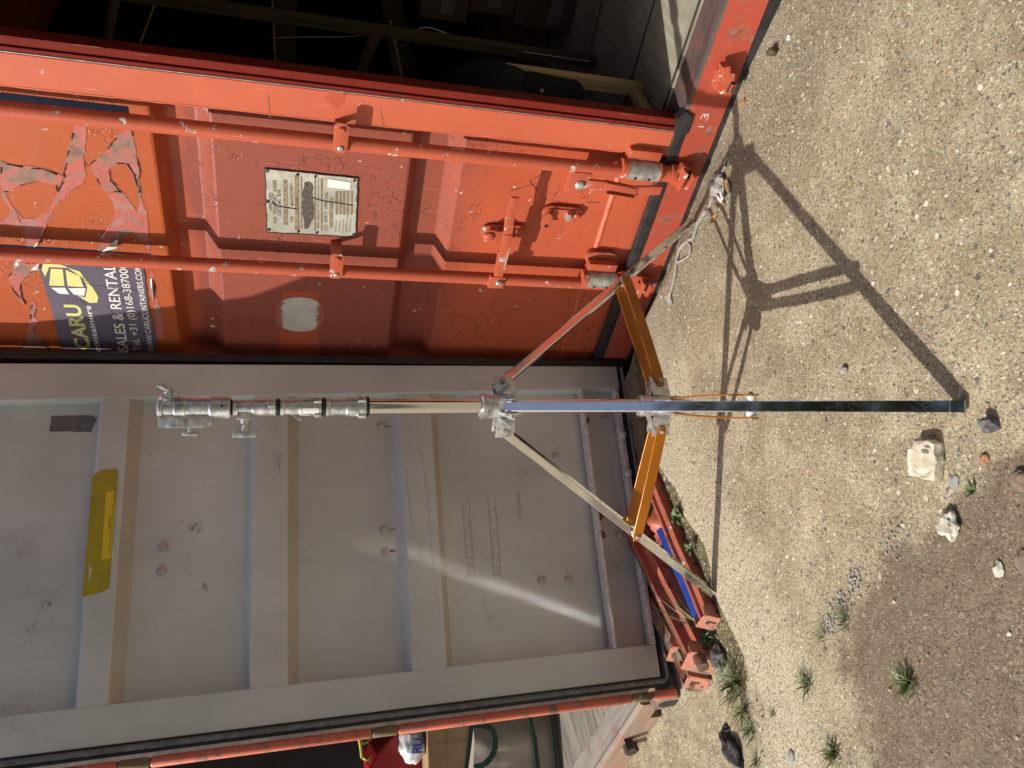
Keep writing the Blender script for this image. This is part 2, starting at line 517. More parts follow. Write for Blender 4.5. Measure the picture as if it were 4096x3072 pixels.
def concrete():
    t = NT('weathered_concrete')
    n1 = t.noise(1.5, 6, .6)
    c = t.mix(t.ramp(n1, (.35, 0), (.68, 1)), (.268, .226, .148), (.362, .312, .214))
    c = t.mix(t.math('MULTIPLY', t.ramp(t.noise(6.5, 7, .7), (.46, 0), (.66, 1)), .8), c, (.48, .430, .310))
    c = t.mix(t.math('MULTIPLY', t.ramp(t.noise(4.2, 7, .72, dist=.6), (.50, 0), (.66, 1)), .55), c, (.185, .155, .108))
    def attr(nm):
        return t.n('Attribute', None, attribute_name=nm).outputs['Fac']
    pale = attr('pale')
    pm = t.ramp(t.math('ADD', pale, t.math('MULTIPLY', t.math('SUBTRACT', t.noise(7, 7, .7), .5), .9)), (.35, 0), (.75, 1))
    c = t.mix(t.math('MULTIPLY', pm, .75), c, (.50, .455, .340))
    damp = attr('damp')
    wm = t.ramp(t.math('ADD', damp, t.math('MULTIPLY', t.math('SUBTRACT', t.noise(8, 6, .7), .5), .6)), (.35, 0), (.85, 1))
    c = t.mix(t.math('MULTIPLY', wm, .6), c, (.19, .172, .125))
    dirt = attr('dirt')
    dn_ = t.math('ADD', dirt, t.math('MULTIPLY', t.math('SUBTRACT', t.noise(9, 7, .7), .5), .9))
    dm = t.math('MULTIPLY', t.ramp(dn_, (.42, 0), (.60, 1)), .92)
    c = t.mix(dm, c, t.mix(t.ramp(t.noise(20, 6, .7), (.35, 0), (.7, 1)), (.130, .098, .066), (.215, .168, .118)))
    moss = attr('moss')
    mn = t.ramp(t.math('ADD', moss, t.math('MULTIPLY', t.math('SUBTRACT', t.noise(24, 7, .75), .5), .9)), (.45, 0), (.58, 1))
    c = t.mix(t.math('MULTIPLY', mn, .9), c, t.mix(t.ramp(t.noise(40, 5), (.4, 0), (.62, 1)), (.045, .036, .022), (.115, .105, .030)))
    # grit
    g1 = t.noise(190, 3, .7)
    g2 = t.noise(85, 4, .7)
    c = t.mix(.85, c, t.ramp(g1, (.30, .28), (.43, .82), (.57, 1.06), (.70, 1.7)), 'MULTIPLY')
    c = t.mix(.7, c, t.ramp(g2, (.30, .55), (.5, 1.0), (.70, 1.38)), 'MULTIPLY')
    pit = t.ramp(t.noise(130, 2, .5, dist=.8), (.31, 1), (.355, 0))
    c = t.mix(t.math('MULTIPLY', pit, .8), c, (.045, .036, .026))
    # embedded aggregate of three sizes
    hts = []
    for sc_, thr, keep, off in ((150, .32, .40, 0), (80, .30, .66, 3.1), (38, .24, .84, 7.7)):
        wv = t.n('VectorMath', {0: t.co, 1: (off, off * .7, 0)}, operation='ADD').outputs[0]
        wob = t.mix(.012, wv, t.n('TexNoise', {'Vector': wv, 'Scale': sc_ * 1.2}).outputs[1])
        v = t.vor(sc_, 'F1', wob)
        rnd = t.n('SeparateColor', {'Color': v.outputs['Color']})
        on = t.math('GREATER_THAN', rnd.outputs[0], keep)
        m_ = t.math('MULTIPLY', t.ramp(t.math('SUBTRACT', v.outputs['Distance'], t.math('MULTIPLY', rnd.outputs[2], .14)), (thr - .06, 1), (thr, 0)), on)
        pc = t.ramp(rnd.outputs[1], (.0, (.085, .088, .095)), (.13, (.17, .17, .17)), (.24, (.36, .30, .20)), (.48, (.50, .45, .34)), (.62, (.50, .44, .33)), (.76, (.30, .15, .07)), (.83, (.40, .33, .24)), (.94, (.68, .64, .53)))
        pc = t.mix(t.math('MULTIPLY', dm, .72), pc, (.19, .15, .105))
        c = t.mix(t.math('MULTIPLY', m_, .88), c, pc)
        hts.append(m_)
    h = t.math('ADD', t.math('MULTIPLY', g1, .9), t.math('MULTIPLY', g2, .9))
    h = t.math('SUBTRACT', h, t.math('MULTIPLY', pit, .6))
    h = t.math('ADD', h, t.math('MULTIPLY', hts[0], .3))
    h = t.math('ADD', h, t.math('MULTIPLY', hts[1], .45))
    h = t.math('ADD', h, t.math('MULTIPLY', hts[2], .45))
    return t.set(col=c, rough=.88, spec=.25, normal=t.bump(h, .9, .0036))
M_conc = concrete()

def wood(name, a, b, scale=(3, 40, 40), rough=.65):
    t = NT(name)
    g = t.noise(1, 6, .65, t.scaled(scale), dist=.6)
    c = t.mix(t.ramp(g, (.35, 0), (.65, 1)), a, b)
    return t.set(col=c, rough=rough, normal=t.bump(g, .4, .002))
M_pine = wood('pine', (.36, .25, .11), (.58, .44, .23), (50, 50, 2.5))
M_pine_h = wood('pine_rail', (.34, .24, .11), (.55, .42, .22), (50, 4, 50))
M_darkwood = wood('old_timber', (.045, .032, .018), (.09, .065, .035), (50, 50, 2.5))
M_bfloor = wood('weathered_ply_floor', (.09, .082, .068), (.25, .23, .185), (26, 2.6, 26), .8)
M_afloor = None
def afloor():
    t = NT('dirty_ply_floor')
    g = t.noise(1, 6, .65, t.scaled((30, 3, 30)), dist=.5)
    c = t.mix(t.ramp(g, (.3, 0), (.7, 1)), (.22, .205, .155), (.36, .335, .26))
    c = t.mix(t.math('MULTIPLY', t.ramp(t.noise(5, 6, .7), (.45, 0), (.7, 1)), .6), c, (.15, .137, .105))
    return t.set(col=c, rough=.5, normal=t.bump(g, .25, .002))
M_afloor = afloor()
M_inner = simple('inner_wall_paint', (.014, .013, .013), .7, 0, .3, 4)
M_innerB = simple('inner_wall_grey', (.10, .10, .105), .7, 0, .2, 4)
M_roof = simple('container_roof_paint', (.40, .08, .04), .6, 0, .3, 4)
M_jacket = simple('black_cloth', (.012, .012, .015), .8, 0, .3, 9, bump=.002, spec=.12)
M_cable = simple('white_cable', (.34, .33, .31), .5)
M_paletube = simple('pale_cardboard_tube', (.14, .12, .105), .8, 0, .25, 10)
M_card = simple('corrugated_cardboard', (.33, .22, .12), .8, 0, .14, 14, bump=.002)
M_cardB = simple('parcel_cardboard', (.07, .05, .032), .8, 0, .25, 10)
M_canvas = simple('beige_canvas', (.36, .32, .27), .8, 0, .12, 7, bump=.002)
M_green = simple('dark_green_webbing', (.006, .045, .036), .6, 0, .3, 60)
M_poly = simple('white_carrier_bag', (.55, .57, .62), .35, 0, .12, 12, bump=.004)
M_blueink = simple('blue_print', (.02, .05, .42), .4)
M_red = simple('red_plastic', (.30, .006, .016), .35, 0, .12, 5)
M_yelpaint = simple('yellow_chipped_paint', (.42, .38, .05), .5, 0, .3, 40)
M_blk = simple('black_plastic', (.02, .02, .02), .45)
M_rope = simple('frayed_rope', (.34, .31, .28), .9, 0, .35, 120, bump=.004)
M_leaf = simple('dead_leaf', (.28, .17, .07), .8, 0, .4, 60)
def grass_mat():
    t = NT('grass_blade')
    c = t.ramp(t.n('ObjectInfo').outputs['Random'], (0, (.045, .085, .016)), (1, (.065, .11, .022)))
    c = t.mix(t.ramp(t.noise(30, 3), (.38, 0), (.68, 1)), c, (.13, .14, .045))
    return t.set(col=c, rough=.5)
M_grass = grass_mat()
M_weed = simple('weed_leaf', (.07, .15, .04), .5, 0, .35, 60)
M_bark = simple('bark', (.05, .04, .03), .9)
M_foliage = simple('tree_foliage', (.030, .055, .018), .7, 0, .4, 3)
def stone_mat(name, a, b, sc=40):
    t = NT(name)
    c = t.mix(t.ramp(t.noise(sc, 6, .7), (.38, 0), (.62, 1)), a, b)
    return t.set(col=c, rough=.85, normal=t.bump(t.noise(sc * 2, 5), .6, .003))
M_block = stone_mat('broken_concrete', (.40, .36, .27), (.62, .58, .46))
M_blockdark = stone_mat('block_pebbles', (.12, .11, .11), (.22, .21, .20))
M_whitestone = stone_mat('chalky_stone', (.34, .32, .25), (.66, .64, .55))
M_darkstone = stone_mat('dark_flint', (.07, .065, .07), (.17, .16, .16))
M_char = stone_mat('charred_wood', (.010, .010, .012), (.06, .06, .065), 70)
M_orangestone = stone_mat('orange_stone', (.26, .13, .06), (.36, .20, .11))
M_greystone = stone_mat('grey_pebble', (.20, .20, .20), (.38, .38, .36))
M_pinkstone = stone_mat('pinkish_cobble', (.15, .115, .085), (.24, .185, .14))

M_chalk = simple('chalk', (.62, .50, .46), .9)

M_ribunder = grey_paint('darker_rib_underside', (.47, .46, .42))  # lower rib slopes coloured darker and warmer than the rest of the leaf

# ------------------------------------------------------------------ ground
A0, A_ANG = (0.7156, 2.341), -50.0
def frame_sy(x, y, o, ang):
    """world -> (s along the face, inward distance) of a container frame"""
    c, s_ = math.cos(R(ang)), math.sin(R(ang))
    dx, dy = x - o[0], y - o[1]
    return dx * c + dy * s_, -dx * s_ + dy * c
def sstep(a, b, x):
    t = max(0.0, min(1.0, (x - a) / (b - a)))
    return t * t * (3 - 2 * t)
SLAB = [(0.35, 2.80), (0.0, 2.66), (-0.304, 2.592), (-0.36, 2.501), (-0.392, 2.442), (-0.453, 2.415), (-0.505, 2.334), (-0.551, 2.252), (-0.621, 2.222), (-0.687, 2.208), (-0.732, 2.164), (-0.781, 2.102), (-0.825, 2.057), (-0.873, 1.99), (-0.915, 1.954), (-0.971, 1.918), (-1.131, 1.85), (-1.5, 1.45), (-2.0, 1.2)]
DIRT = [(0.6, 0.85), (-0.114, 1.106), (-0.146, 1.18), (-0.186, 1.214), (-0.221, 1.244), (-0.282, 1.288), (-0.314, 1.341), (-0.374, 1.412), (-0.423, 1.473), (-0.485, 1.505), (-0.56, 1.572), (-0.644, 1.634), (-0.729, 1.653), (-0.801, 1.633), (-0.858, 1.60), (-0.975, 1.568), (-1.9, 1.9)]
def poly_dist(x, y, P):
    """distance to the polyline, positive on its left (walking along it)"""
    best, sg = 1e9, 1
    for (ax, ay), (bx, by) in zip(P, P[1:]):
        ux, uy = bx - ax, by - ay
        t = max(0, min(1, ((x - ax) * ux + (y - ay) * uy) / (ux * ux + uy * uy)))
        dx, dy = x - ax - t * ux, y - ay - t * uy
        d = math.hypot(dx, dy)
        if d < best - 1e-9:
            best = d
            sg = 1 if ux * (y - ay) - uy * (x - ax) > 0 else -1
    return best * sg
def ground_z(x, y, fine=True):
    s, inn = frame_sy(x, y, A0, A_ANG)
    z = 0.0
    if -1.6 < s < 2.5 and inn > -0.2:
        z += (1 - sstep(0.0, 0.13, -inn)) * max(-0.125, min(-.001, -0.034 + 0.086 * s))
    if -3 < x < 0.6 and y > 0.3:
        d = -poly_dist(x, y, SLAB)
        if fine:
            d += 0.022 * noise.noise(Vector((x * 16, y * 16, 1.7))) + 0.008 * noise.noise(Vector((x * 60, y * 60, 4.7)))
        deep = sstep(1.85, 2.15, y)
        z -= .009 * sstep(0.0, 0.02, d) + (.004 + .030 * deep) * sstep(0.03, 0.26, d)
        if fine and d > 0:
            z += 0.005 * noise.noise(Vector((x * 30, y * 30, 0))) * sstep(0, .03, d)
    if fine and abs(x) < 3 and 0 < y < 5:
        z += 0.0025 * noise.noise(Vector((x * 5, y * 5, 0))) + 0.0012 * noise.noise(Vector((x * 22, y * 22, 3)))
    return z
def axis_pts(lo, hi, step, far):
    p = [lo + step * i for i in range(int((hi - lo) / step) + 1)]
    d = step
    a, b = p[0], p[-1]
    left, right = [], []
    while a > -far:
        d *= 1.5
        a -= d
        left.append(a)
    d = step
    while b < far:
        d *= 1.5
        b += d
        right.append(b)
    return left[::-1] + p + right
gx, gy = axis_pts(-1.9, 1.6, 0.0125, 120), axis_pts(0.7, 3.3, 0.0125, 120)
verts = [(x, y, ground_z(x, y)) for y in gy for x in gx]
nx = len(gx)
faces = [(j * nx + i, j * nx + i + 1, (j + 1) * nx + i + 1, (j + 1) * nx + i) for j in range(len(gy) - 1) for i in range(nx - 1)]
me = bpy.data.meshes.new('ground')
me.from_pydata(verts, [], faces)
me.materials.append(M_conc)
me.attributes.new('dirt', 'FLOAT', 'POINT')
me.attributes.new('moss', 'FLOAT', 'POINT')
me.attributes.new('pale', 'FLOAT', 'POINT')
me.attributes.new('damp', 'FLOAT', 'POINT')
dv, mv, pv, wv_ = [], [], [], []
for x, y, z in verts:
    if -2 < x < 1.6 and .6 < y < 3.4:
        d = poly_dist(x, y, DIRT)
        dd = sstep(-0.15, 0.17, d) * (1 - 0.35 * sstep(-0.5, -0.75, x) * sstep(1.25, 1.5, y))
        e = -poly_dist(x, y, SLAB)
        mm = sstep(-0.012, 0.012, e) * (1 - sstep(0.09, 0.18, e)) * sstep(1.95, 2.10, y)
        s, inn = frame_sy(x, y, A0, A_ANG)
        mm = max(mm, .52 * sstep(.13, 0, -inn) * sstep(.3, -.1, s))
        dd = max(dd, .75 * sstep(.0, .1, e) * sstep(2.0, 2.3, y) * sstep(-.9, -.8, x))
    else:
        dd, mm = .3, 0
    if -2 < x < 1.6 and .6 < y < 3.4:
        pv.append((.8 if e < 0 else .5) * (1 - sstep(.05, .55, abs(e))) * sstep(1.3, 1.8, y) + .25 * (1 - sstep(0, .4, math.hypot(x + .1, y - 1.45))))
        wv_.append(1 - sstep(.05, .75, -inn))
    else:
        pv.append(0)
        wv_.append(0)
    dv.append(dd)
    mv.append(mm)
me.attributes['dirt'].data.foreach_set('value', dv)
me.attributes['moss'].data.foreach_set('value', mv)
me.attributes['pale'].data.foreach_set('value', pv)
me.attributes['damp'].data.foreach_set('value', wv_)
for p in me.polygons:
    p.use_smooth = True
g = bpy.data.objects.new('ground', me)
COL.objects.link(g)
g['kind'] = 'structure'

# ------------------------------------------------------------------ container with the closed orange door leaf (local x along its face, y inwards)
CA = thing('shipping_container', 'orange shipping container with closed dented door leaf and peeling purple sticker', 'container', (*A0, 0), A_ANG)
def tiltA(v):
    return Vector((v.x, v.y, v.z + 0.088 * max(0.0, 1 - max(v.z, 0) / 1.5) * v.x))
SL, SR = -1.05, 1.42
mb = MB()
mb.prism([(0, -.012), (0, .118), (.004, .126), (.012, .130), (.022, .126), (.10, .142), (.10, -.012)], 'x', SL, SR)
bmesh.ops.bisect_plane(mb.bm, geom=mb.bm.verts[:] + mb.bm.edges[:] + mb.bm.faces[:], plane_co=(0.21, 0, 0), plane_no=(1, 0, 0))
for f in mb.bm.faces:
    c = f.calc_center_median()
    if c.z > .119 and f.normal.z > .3:
        f.material_index = 1
mb.shear(tiltA)
mb.build('sill', [M_sill, M_threshold], CA)
mb = MB()
mb.box((SL + .03, .103, .085), (SR - .03, 5.9, .148)).shear(tiltA)
fl = mb.build('floor', M_afloor, CA)
MB().box((SL, .004, -.06), (SR, .095, -.0125)).shear(tiltA).build('gap_shade_strip', M_rub, CA)  # black strip stands in for the shade in the gap under the sill
mb = MB()                                             # joint strips in the floor
for y0 in (.42, .9, 1.5):
    mb.box((SL + .05, y0, .1485), (SR - .05, y0 + .012, .1495), .0003)
mb.box((SL + .05, .106, .149), (SR - .05, .112, .154))
mb.shear(tiltA).build('floor_strip', M_darksteel, CA)
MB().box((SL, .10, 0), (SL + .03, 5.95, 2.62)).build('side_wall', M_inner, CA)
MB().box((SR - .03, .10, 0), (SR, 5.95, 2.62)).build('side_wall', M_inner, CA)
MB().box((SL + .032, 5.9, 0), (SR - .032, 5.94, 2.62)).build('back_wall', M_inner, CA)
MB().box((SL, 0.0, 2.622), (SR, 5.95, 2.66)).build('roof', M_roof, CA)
MB().box((SL, 0.0, 2.50), (SR, .09, 2.62)).build('header', M_sill, CA)
MB().box((SL, 0.002, .13), (SL + .055, .095, 2.5)).build('corner_post', M_sill, CA)
MB().box((SR - .055, 0.002, .22), (SR, .095, 2.5)).build('corner_post', M_sill, CA)
mb = MB()
text_into(mb, '1', .212, .216, .062, .084, -.0012, .0)
text_into(mb, '3', .236, .262, .062, .090, -.0012, -.012)
mb.build('chalk_marks', M_chalk, CA)
# lower gasket of the leaf
mb = MB()
mb.box((-.985, -.004, .100), (.20, .03, .118), .003)
mb.box((-.985, -.0075, .112), (.205, .02, .142), .004, mat=1)
mb.prism([(.17, .142), (.235, .155), (.262, .13), (.25, .10), (.205, .098), (.18, .10)], 'y', -.010, .022, .003)
mb.shear(tiltA)
dl = MB()                                             # the leaf: stiles, rail and the ribbed sheet
prof = [(2.49, .012), (1.752, .012), (1.745, .014), (1.716, .062), (1.709, .066), (1.634, .066), (1.627, .064), (1.590, .014), (1.583, .012),
        (1.012, .012), (1.005, .014), (.976, .062), (.969, .066), (.884, .066), (.877, .064), (.842, .014), (.835, .012), (.300, .012), (.290, .004), (.282, .009), (.142, .008)]
xs = [-.955 + i * (.120 + .955) / 24 for i in range(25)]
grid = [[dl.bm.verts.new((x, y + .0015 * noise.noise(Vector((x * 4, z * 4, 5))), z)) for x in xs] for z, y in prof]
for a, b in zip(grid, grid[1:]):
    for i in range(len(xs) - 1):
        f = dl.bm.faces.new((a[i], a[i + 1], b[i + 1], b[i]))
        f.smooth = False
bmesh.ops.recalc_face_normals(dl.bm, faces=dl.bm.faces[:])
if sum(f.normal.y for f in dl.bm.faces) > 0:
    bmesh.ops.reverse_faces(dl.bm, faces=dl.bm.faces[:])
dl.shear(tiltA)
def PANEL(v):          # sheet level of the leaf, 4 cm behind the stiles
    return Vector((v.x * 1.0195 - .026, v.y + .028, v.z * 1.0195 - .0273))
def RODS(v):           # rods and fittings stand in the recess between the stiles
    return Vector((v.x * 1.011 - .0147, v.y + .024, v.z * 1.011 - .0154))
dl.shear(PANEL)
leaf = dl.build('door_leaf', M_door, CA)
gk = mb.build('gasket', [M_rub, M_rub], leaf, label='black rubber seal along the foot of the door')
mb = MB()
mb.prism([(.09, .142), (.09, 2.49), (.182, 2.49), (.182, .15)], 'y', 0, .098, .003)
mb.build('stile', M_stile, leaf)
mb = MB()
mb.prism([(-1.03, .06), (-1.03, 2.49), (-.990, 2.49), (-.990, .065)], 'y', 0, .098, .003)
mb.build('stile', M_door, leaf)
M_edge = container_paint('worn_edge_paint', (.15, .016, .010), chips=.2, worn=.0, crackle=0, rough=.6)
M_edge.node_tree.nodes['Principled BSDF'].inputs['Specular IOR Level'].default_value = .12
mb = MB()
mb.box((.1825, -.001, .155), (.200, .052, 2.49), .002)
mb.box((.2005, .006, .155), (.226, .052, 2.49), .003, mat=1)
mb.box((.186, -.004, .16), (.1885, .0, 2.49), .0008, mat=2)
mb.build('door_edge', [M_edge, M_edge, M_galv], leaf)

# the rods and their fittings
WARP['fn'] = RODS
def rod(s, name='locking_rod'):
    mb = MB()
    mb.tube([(s, -.052, .10), (s, -.052, 2.5)], .0225, 20)
    mb.build(name, M_rod, leaf)
rod(.051)
rod(-.452)
def dome(mb, x, z, y, r=.009, mat=0):
    mb.lathe([(r * 1.25, 0), (r * 1.25, -.002), (r, -.003), (r * .8, -.0065), (r * .4, -.009)], (x, y, z), 14, 'y', mat=mat)
def hexbolt(mb, x, z, y, r=.010, mat=0):
    mb.lathe([(r, 0), (r, -.006), (r * .8, -.008)], (x, y, z), 6, 'y', mat=mat)
def bracket(s0, s1, z0, z1):
    mb = MB()
    r = .009
    out = [(s0 + r, z0), (s1 - r, z0), (s1, z0 + r), (s1, z1 - r), (s1 - r, z1), (s0 + r, z1), (s0, z1 - r), (s0, z0 + r)]
    mb.prism(out, 'y', -.083, -.078, .001)
    mb.box((s1 - .03, -.078, z0 + .004), (s1 - .024, .018, z1 - .004))
    hexbolt(mb, s1 - .02, (z0 + z1) / 2, -.083)
    mb.lathe([(.008, 0), (.008, -.004), (.004, -.006)], (s0 + .018, -.083, (z0 + z1) / 2), 12, 'y', mat=1)
    mb.build('rod_bracket', [M_hard, M_galv], leaf)
bracket(.034, .134, 1.208, 1.250)
bracket(-.460, -.350, 1.190, 1.234)
def cam(s, z):
    """guide sleeve, bolted plate, collar and cam at the foot of a rod; z = bottom of the sleeve"""
    mb = MB()
    mb.tube([(s, -.052, z), (s, -.052, z + .118)], .033, 24)
    mb.tube([(s, -.052, z + .118), (s, -.052, z + .135)], [.036, .033], 24, mat=1)
    mb.tube([(s, -.052, z - .010), (s, -.052, z)], [.033, .036], 24, mat=1)
    mb.prism(capsule(s + .065, z + .03, s + .065, z + .095, .030), 'y', -.012, .018, .001, mat=1)
    mb.box((s - .02, -.05, z + .005), (s + .07, -.012, z + .12), .004, mat=1)
    hexbolt(mb, s + .068, z + .032, -.012, mat=1)
    hexbolt(mb, s + .068, z + .096, -.012, mat=1)
    for zz in (z + .035, z + .085):
        mb.lathe([(.0055, 0), (.0055, -.0015)], (s - .012, -.0835, zz), 10, 'y', mat=2)
    o = mb.build('rod_guide', [M_galv, M_hard, M_blk], leaf)
    mb = MB()
    mb.tube([(s, -.052, z - .045), (s, -.052, z - .01)], .026, 20)
    mb.tube([(s, -.052, z - .062), (s, -.052, z - .045)], .032, 20)
    mb.prism([(s - .04, z - .10), (s - .028, z - .058), (s + .02, z - .055), (s + .045, z - .075), (s + .038, z - .105), (s + .018, z - .09), (s - .005, z - .115), (s - .03, z - .12)], 'y', -.075, -.045, .003)
    mb.build('rod_cam', M_hard, leaf)
cam(.060, .187)
cam(-.428, .170)
def keeper(s, z):
    mb = MB()
    mb.box((s - .035, -.018, z - .03), (s + .035, -.0, z + .03), .004)
    mb.prism([(s - .03, z + .012), (s + .04, z + .012), (s + .05, z + .03), (s + .032, z + .03), (s + .024, z + .024), (s - .03, z + .024)], 'y', -.07, -.017, .003)
    mb.prism([(s - .03, z - .026), (s + .02, z - .026), (s + .03, z - .014), (s - .03, z - .012)], 'y', -.06, -.017, .003)
    mb.build('cam_keeper', M_hard, CA)
keeper(.035, .068)
keeper(-.47, .022)
# empty keeper on the open half of the sill
mb = MB()
mb.prism([(.355, .050), (.375, .045), (.385, .062), (.40, .055), (.418, .062), (.425, .10), (.41, .112), (.36, .106), (.35, .08)], 'y', -.038, .0, .003)
mb.prism([(.415, .085), (.448, .102), (.440, .125), (.412, .112)], 'y', -.055, -.02, .003)
mb.prism([(.362, .052), (.392, .052), (.392, .067), (.362, .067)], 'y', -.055, -.03, .003, mat=1)
mb.build('cam_keeper', [M_hard, M_darksteel], CA)
# folded handle beside the right rod
mb = MB()
mb.box((-.030, -.078, .425), (.045, -.052, .500), .006)
mb.lathe([(.016, 0), (.016, -.006), (.010, -.012)], (.0, -.078, .455), 16, 'y', mat=1)
mb.bar((.006, -.076, .435), (.006, -.079, .36), .034, .012, (1, 0, 0), .003)
mb.bar((.006, -.078, .37), (-.005, -.082, .25), .034, .022, (1, 0, 0), .004, mat=0)
mb.bar((-.011, -.086, .36), (-.018, -.088, .255), .004, .030, (1, 0, 0), .001, mat=0)
mb.bar((-.002, -.082, .27), (.010, -.080, .16), .034, .014, (1, 0, 0), .004, mat=2)
mb.build('door_handle', [M_hard, M_galv, M_rod], leaf, label='folded door handle hanging beside the right rod')
WARP['fn'] = PANEL
# raised handle with its hub plate, leaving the left rod sideways
mb = MB()
mb.prism(capsule(-.258, .590, -.268, .700, .027), 'y', -.004, .008, .002)
mb.prism([(-.285, .715), (-.258, .722), (-.236, .70), (-.240, .660), (-.262, .630), (-.290, .618), (-.300, .640), (-.298, .668)], 'y', -.034, -.028, .001)
mb.box((-.29, -.03, .64), (-.245, -.004, .70), .004)
mb.lathe([(.017, 0), (.017, -.007), (.010, -.011)], (-.262, -.034, .703), 16, 'y', mat=1)
mb.lathe([(.016, 0), (.016, -.006), (.009, -.010)], (-.256, -.004, .590), 16, 'y', mat=0)
mb.build('handle_hub', [M_hard, M_rod], leaf)
WARP['fn'] = RODS
mb = MB()
mb.box((-.474, -.082, .608), (-.418, -.060, .668), .006)
mb.lathe([(.012, 0), (.012, -.008), (.008, -.012)], (-.442, -.082, .632), 16, 'y', mat=1)
mb.bar((-.425, -.072, .637), (-.30, -.074, .648), .034, .012, (0, 0, 1), .003)
mb.bar((-.31, -.076, .646), (-.215, -.082, .652), .030, .024, (0, 0, 1), .004)
mb.bar((-.23, -.083, .648), (-.135, -.085, .664), .032, .012, (0, 0, 1), .003)
mb.bar((-.14, -.086, .664), (-.062, -.088, .664), .030, .010, (0, 0, 1), .004)
mb.bar((-.27, -.088, .634), (-.38, -.080, .626), .003, .02, (0, 0, 1), .001, mat=1)
mb.build('door_handle', [M_hard, M_galv], leaf, label='raised door handle sticking out sideways from the left rod')
# oblong hasp plate
WARP['fn'] = PANEL
mb = MB()
mb.prism(capsule(-.166, .405, -.166, .497, .029), 'y', -.004, .008, .002)
mb.prism(capsule(-.166, .405, -.166, .497, .022), 'y', -.010, -.004, .002)
mb.lathe([(.014, 0), (.014, -.006), (.008, -.010)], (-.163, -.010, .497), 16, 'y')
mb.lathe([(.012, 0), (.012, -.006), (.007, -.010)], (-.163, -.010, .400), 16, 'y')
mb.box((-.178, -.030, .426), (-.150, -.008, .440), .002, mat=1)
mb.prism([(-.155, .50), (-.148, .512), (-.170, .530), (-.200, .528), (-.222, .512), (-.222, .494), (-.205, .482), (-.180, .492), (-.168, .49)], 'y', -.030, -.025, .001)
mb.lathe([(.007, 0), (.007, -.001)], (-.203, -.0305, .507), 12, 'y', mat=2)
mb.build('hasp', [M_hard, M_galv, M_blk], leaf)

def decal(name, pts, y, mat, parent, thick=.0008, mi=0, into=None):
    mb = into or MB()
    mb.prism(pts, 'y', y, y + thick, mat=mi)
    return None if into else mb.build(name, mat, parent)
PY = .012
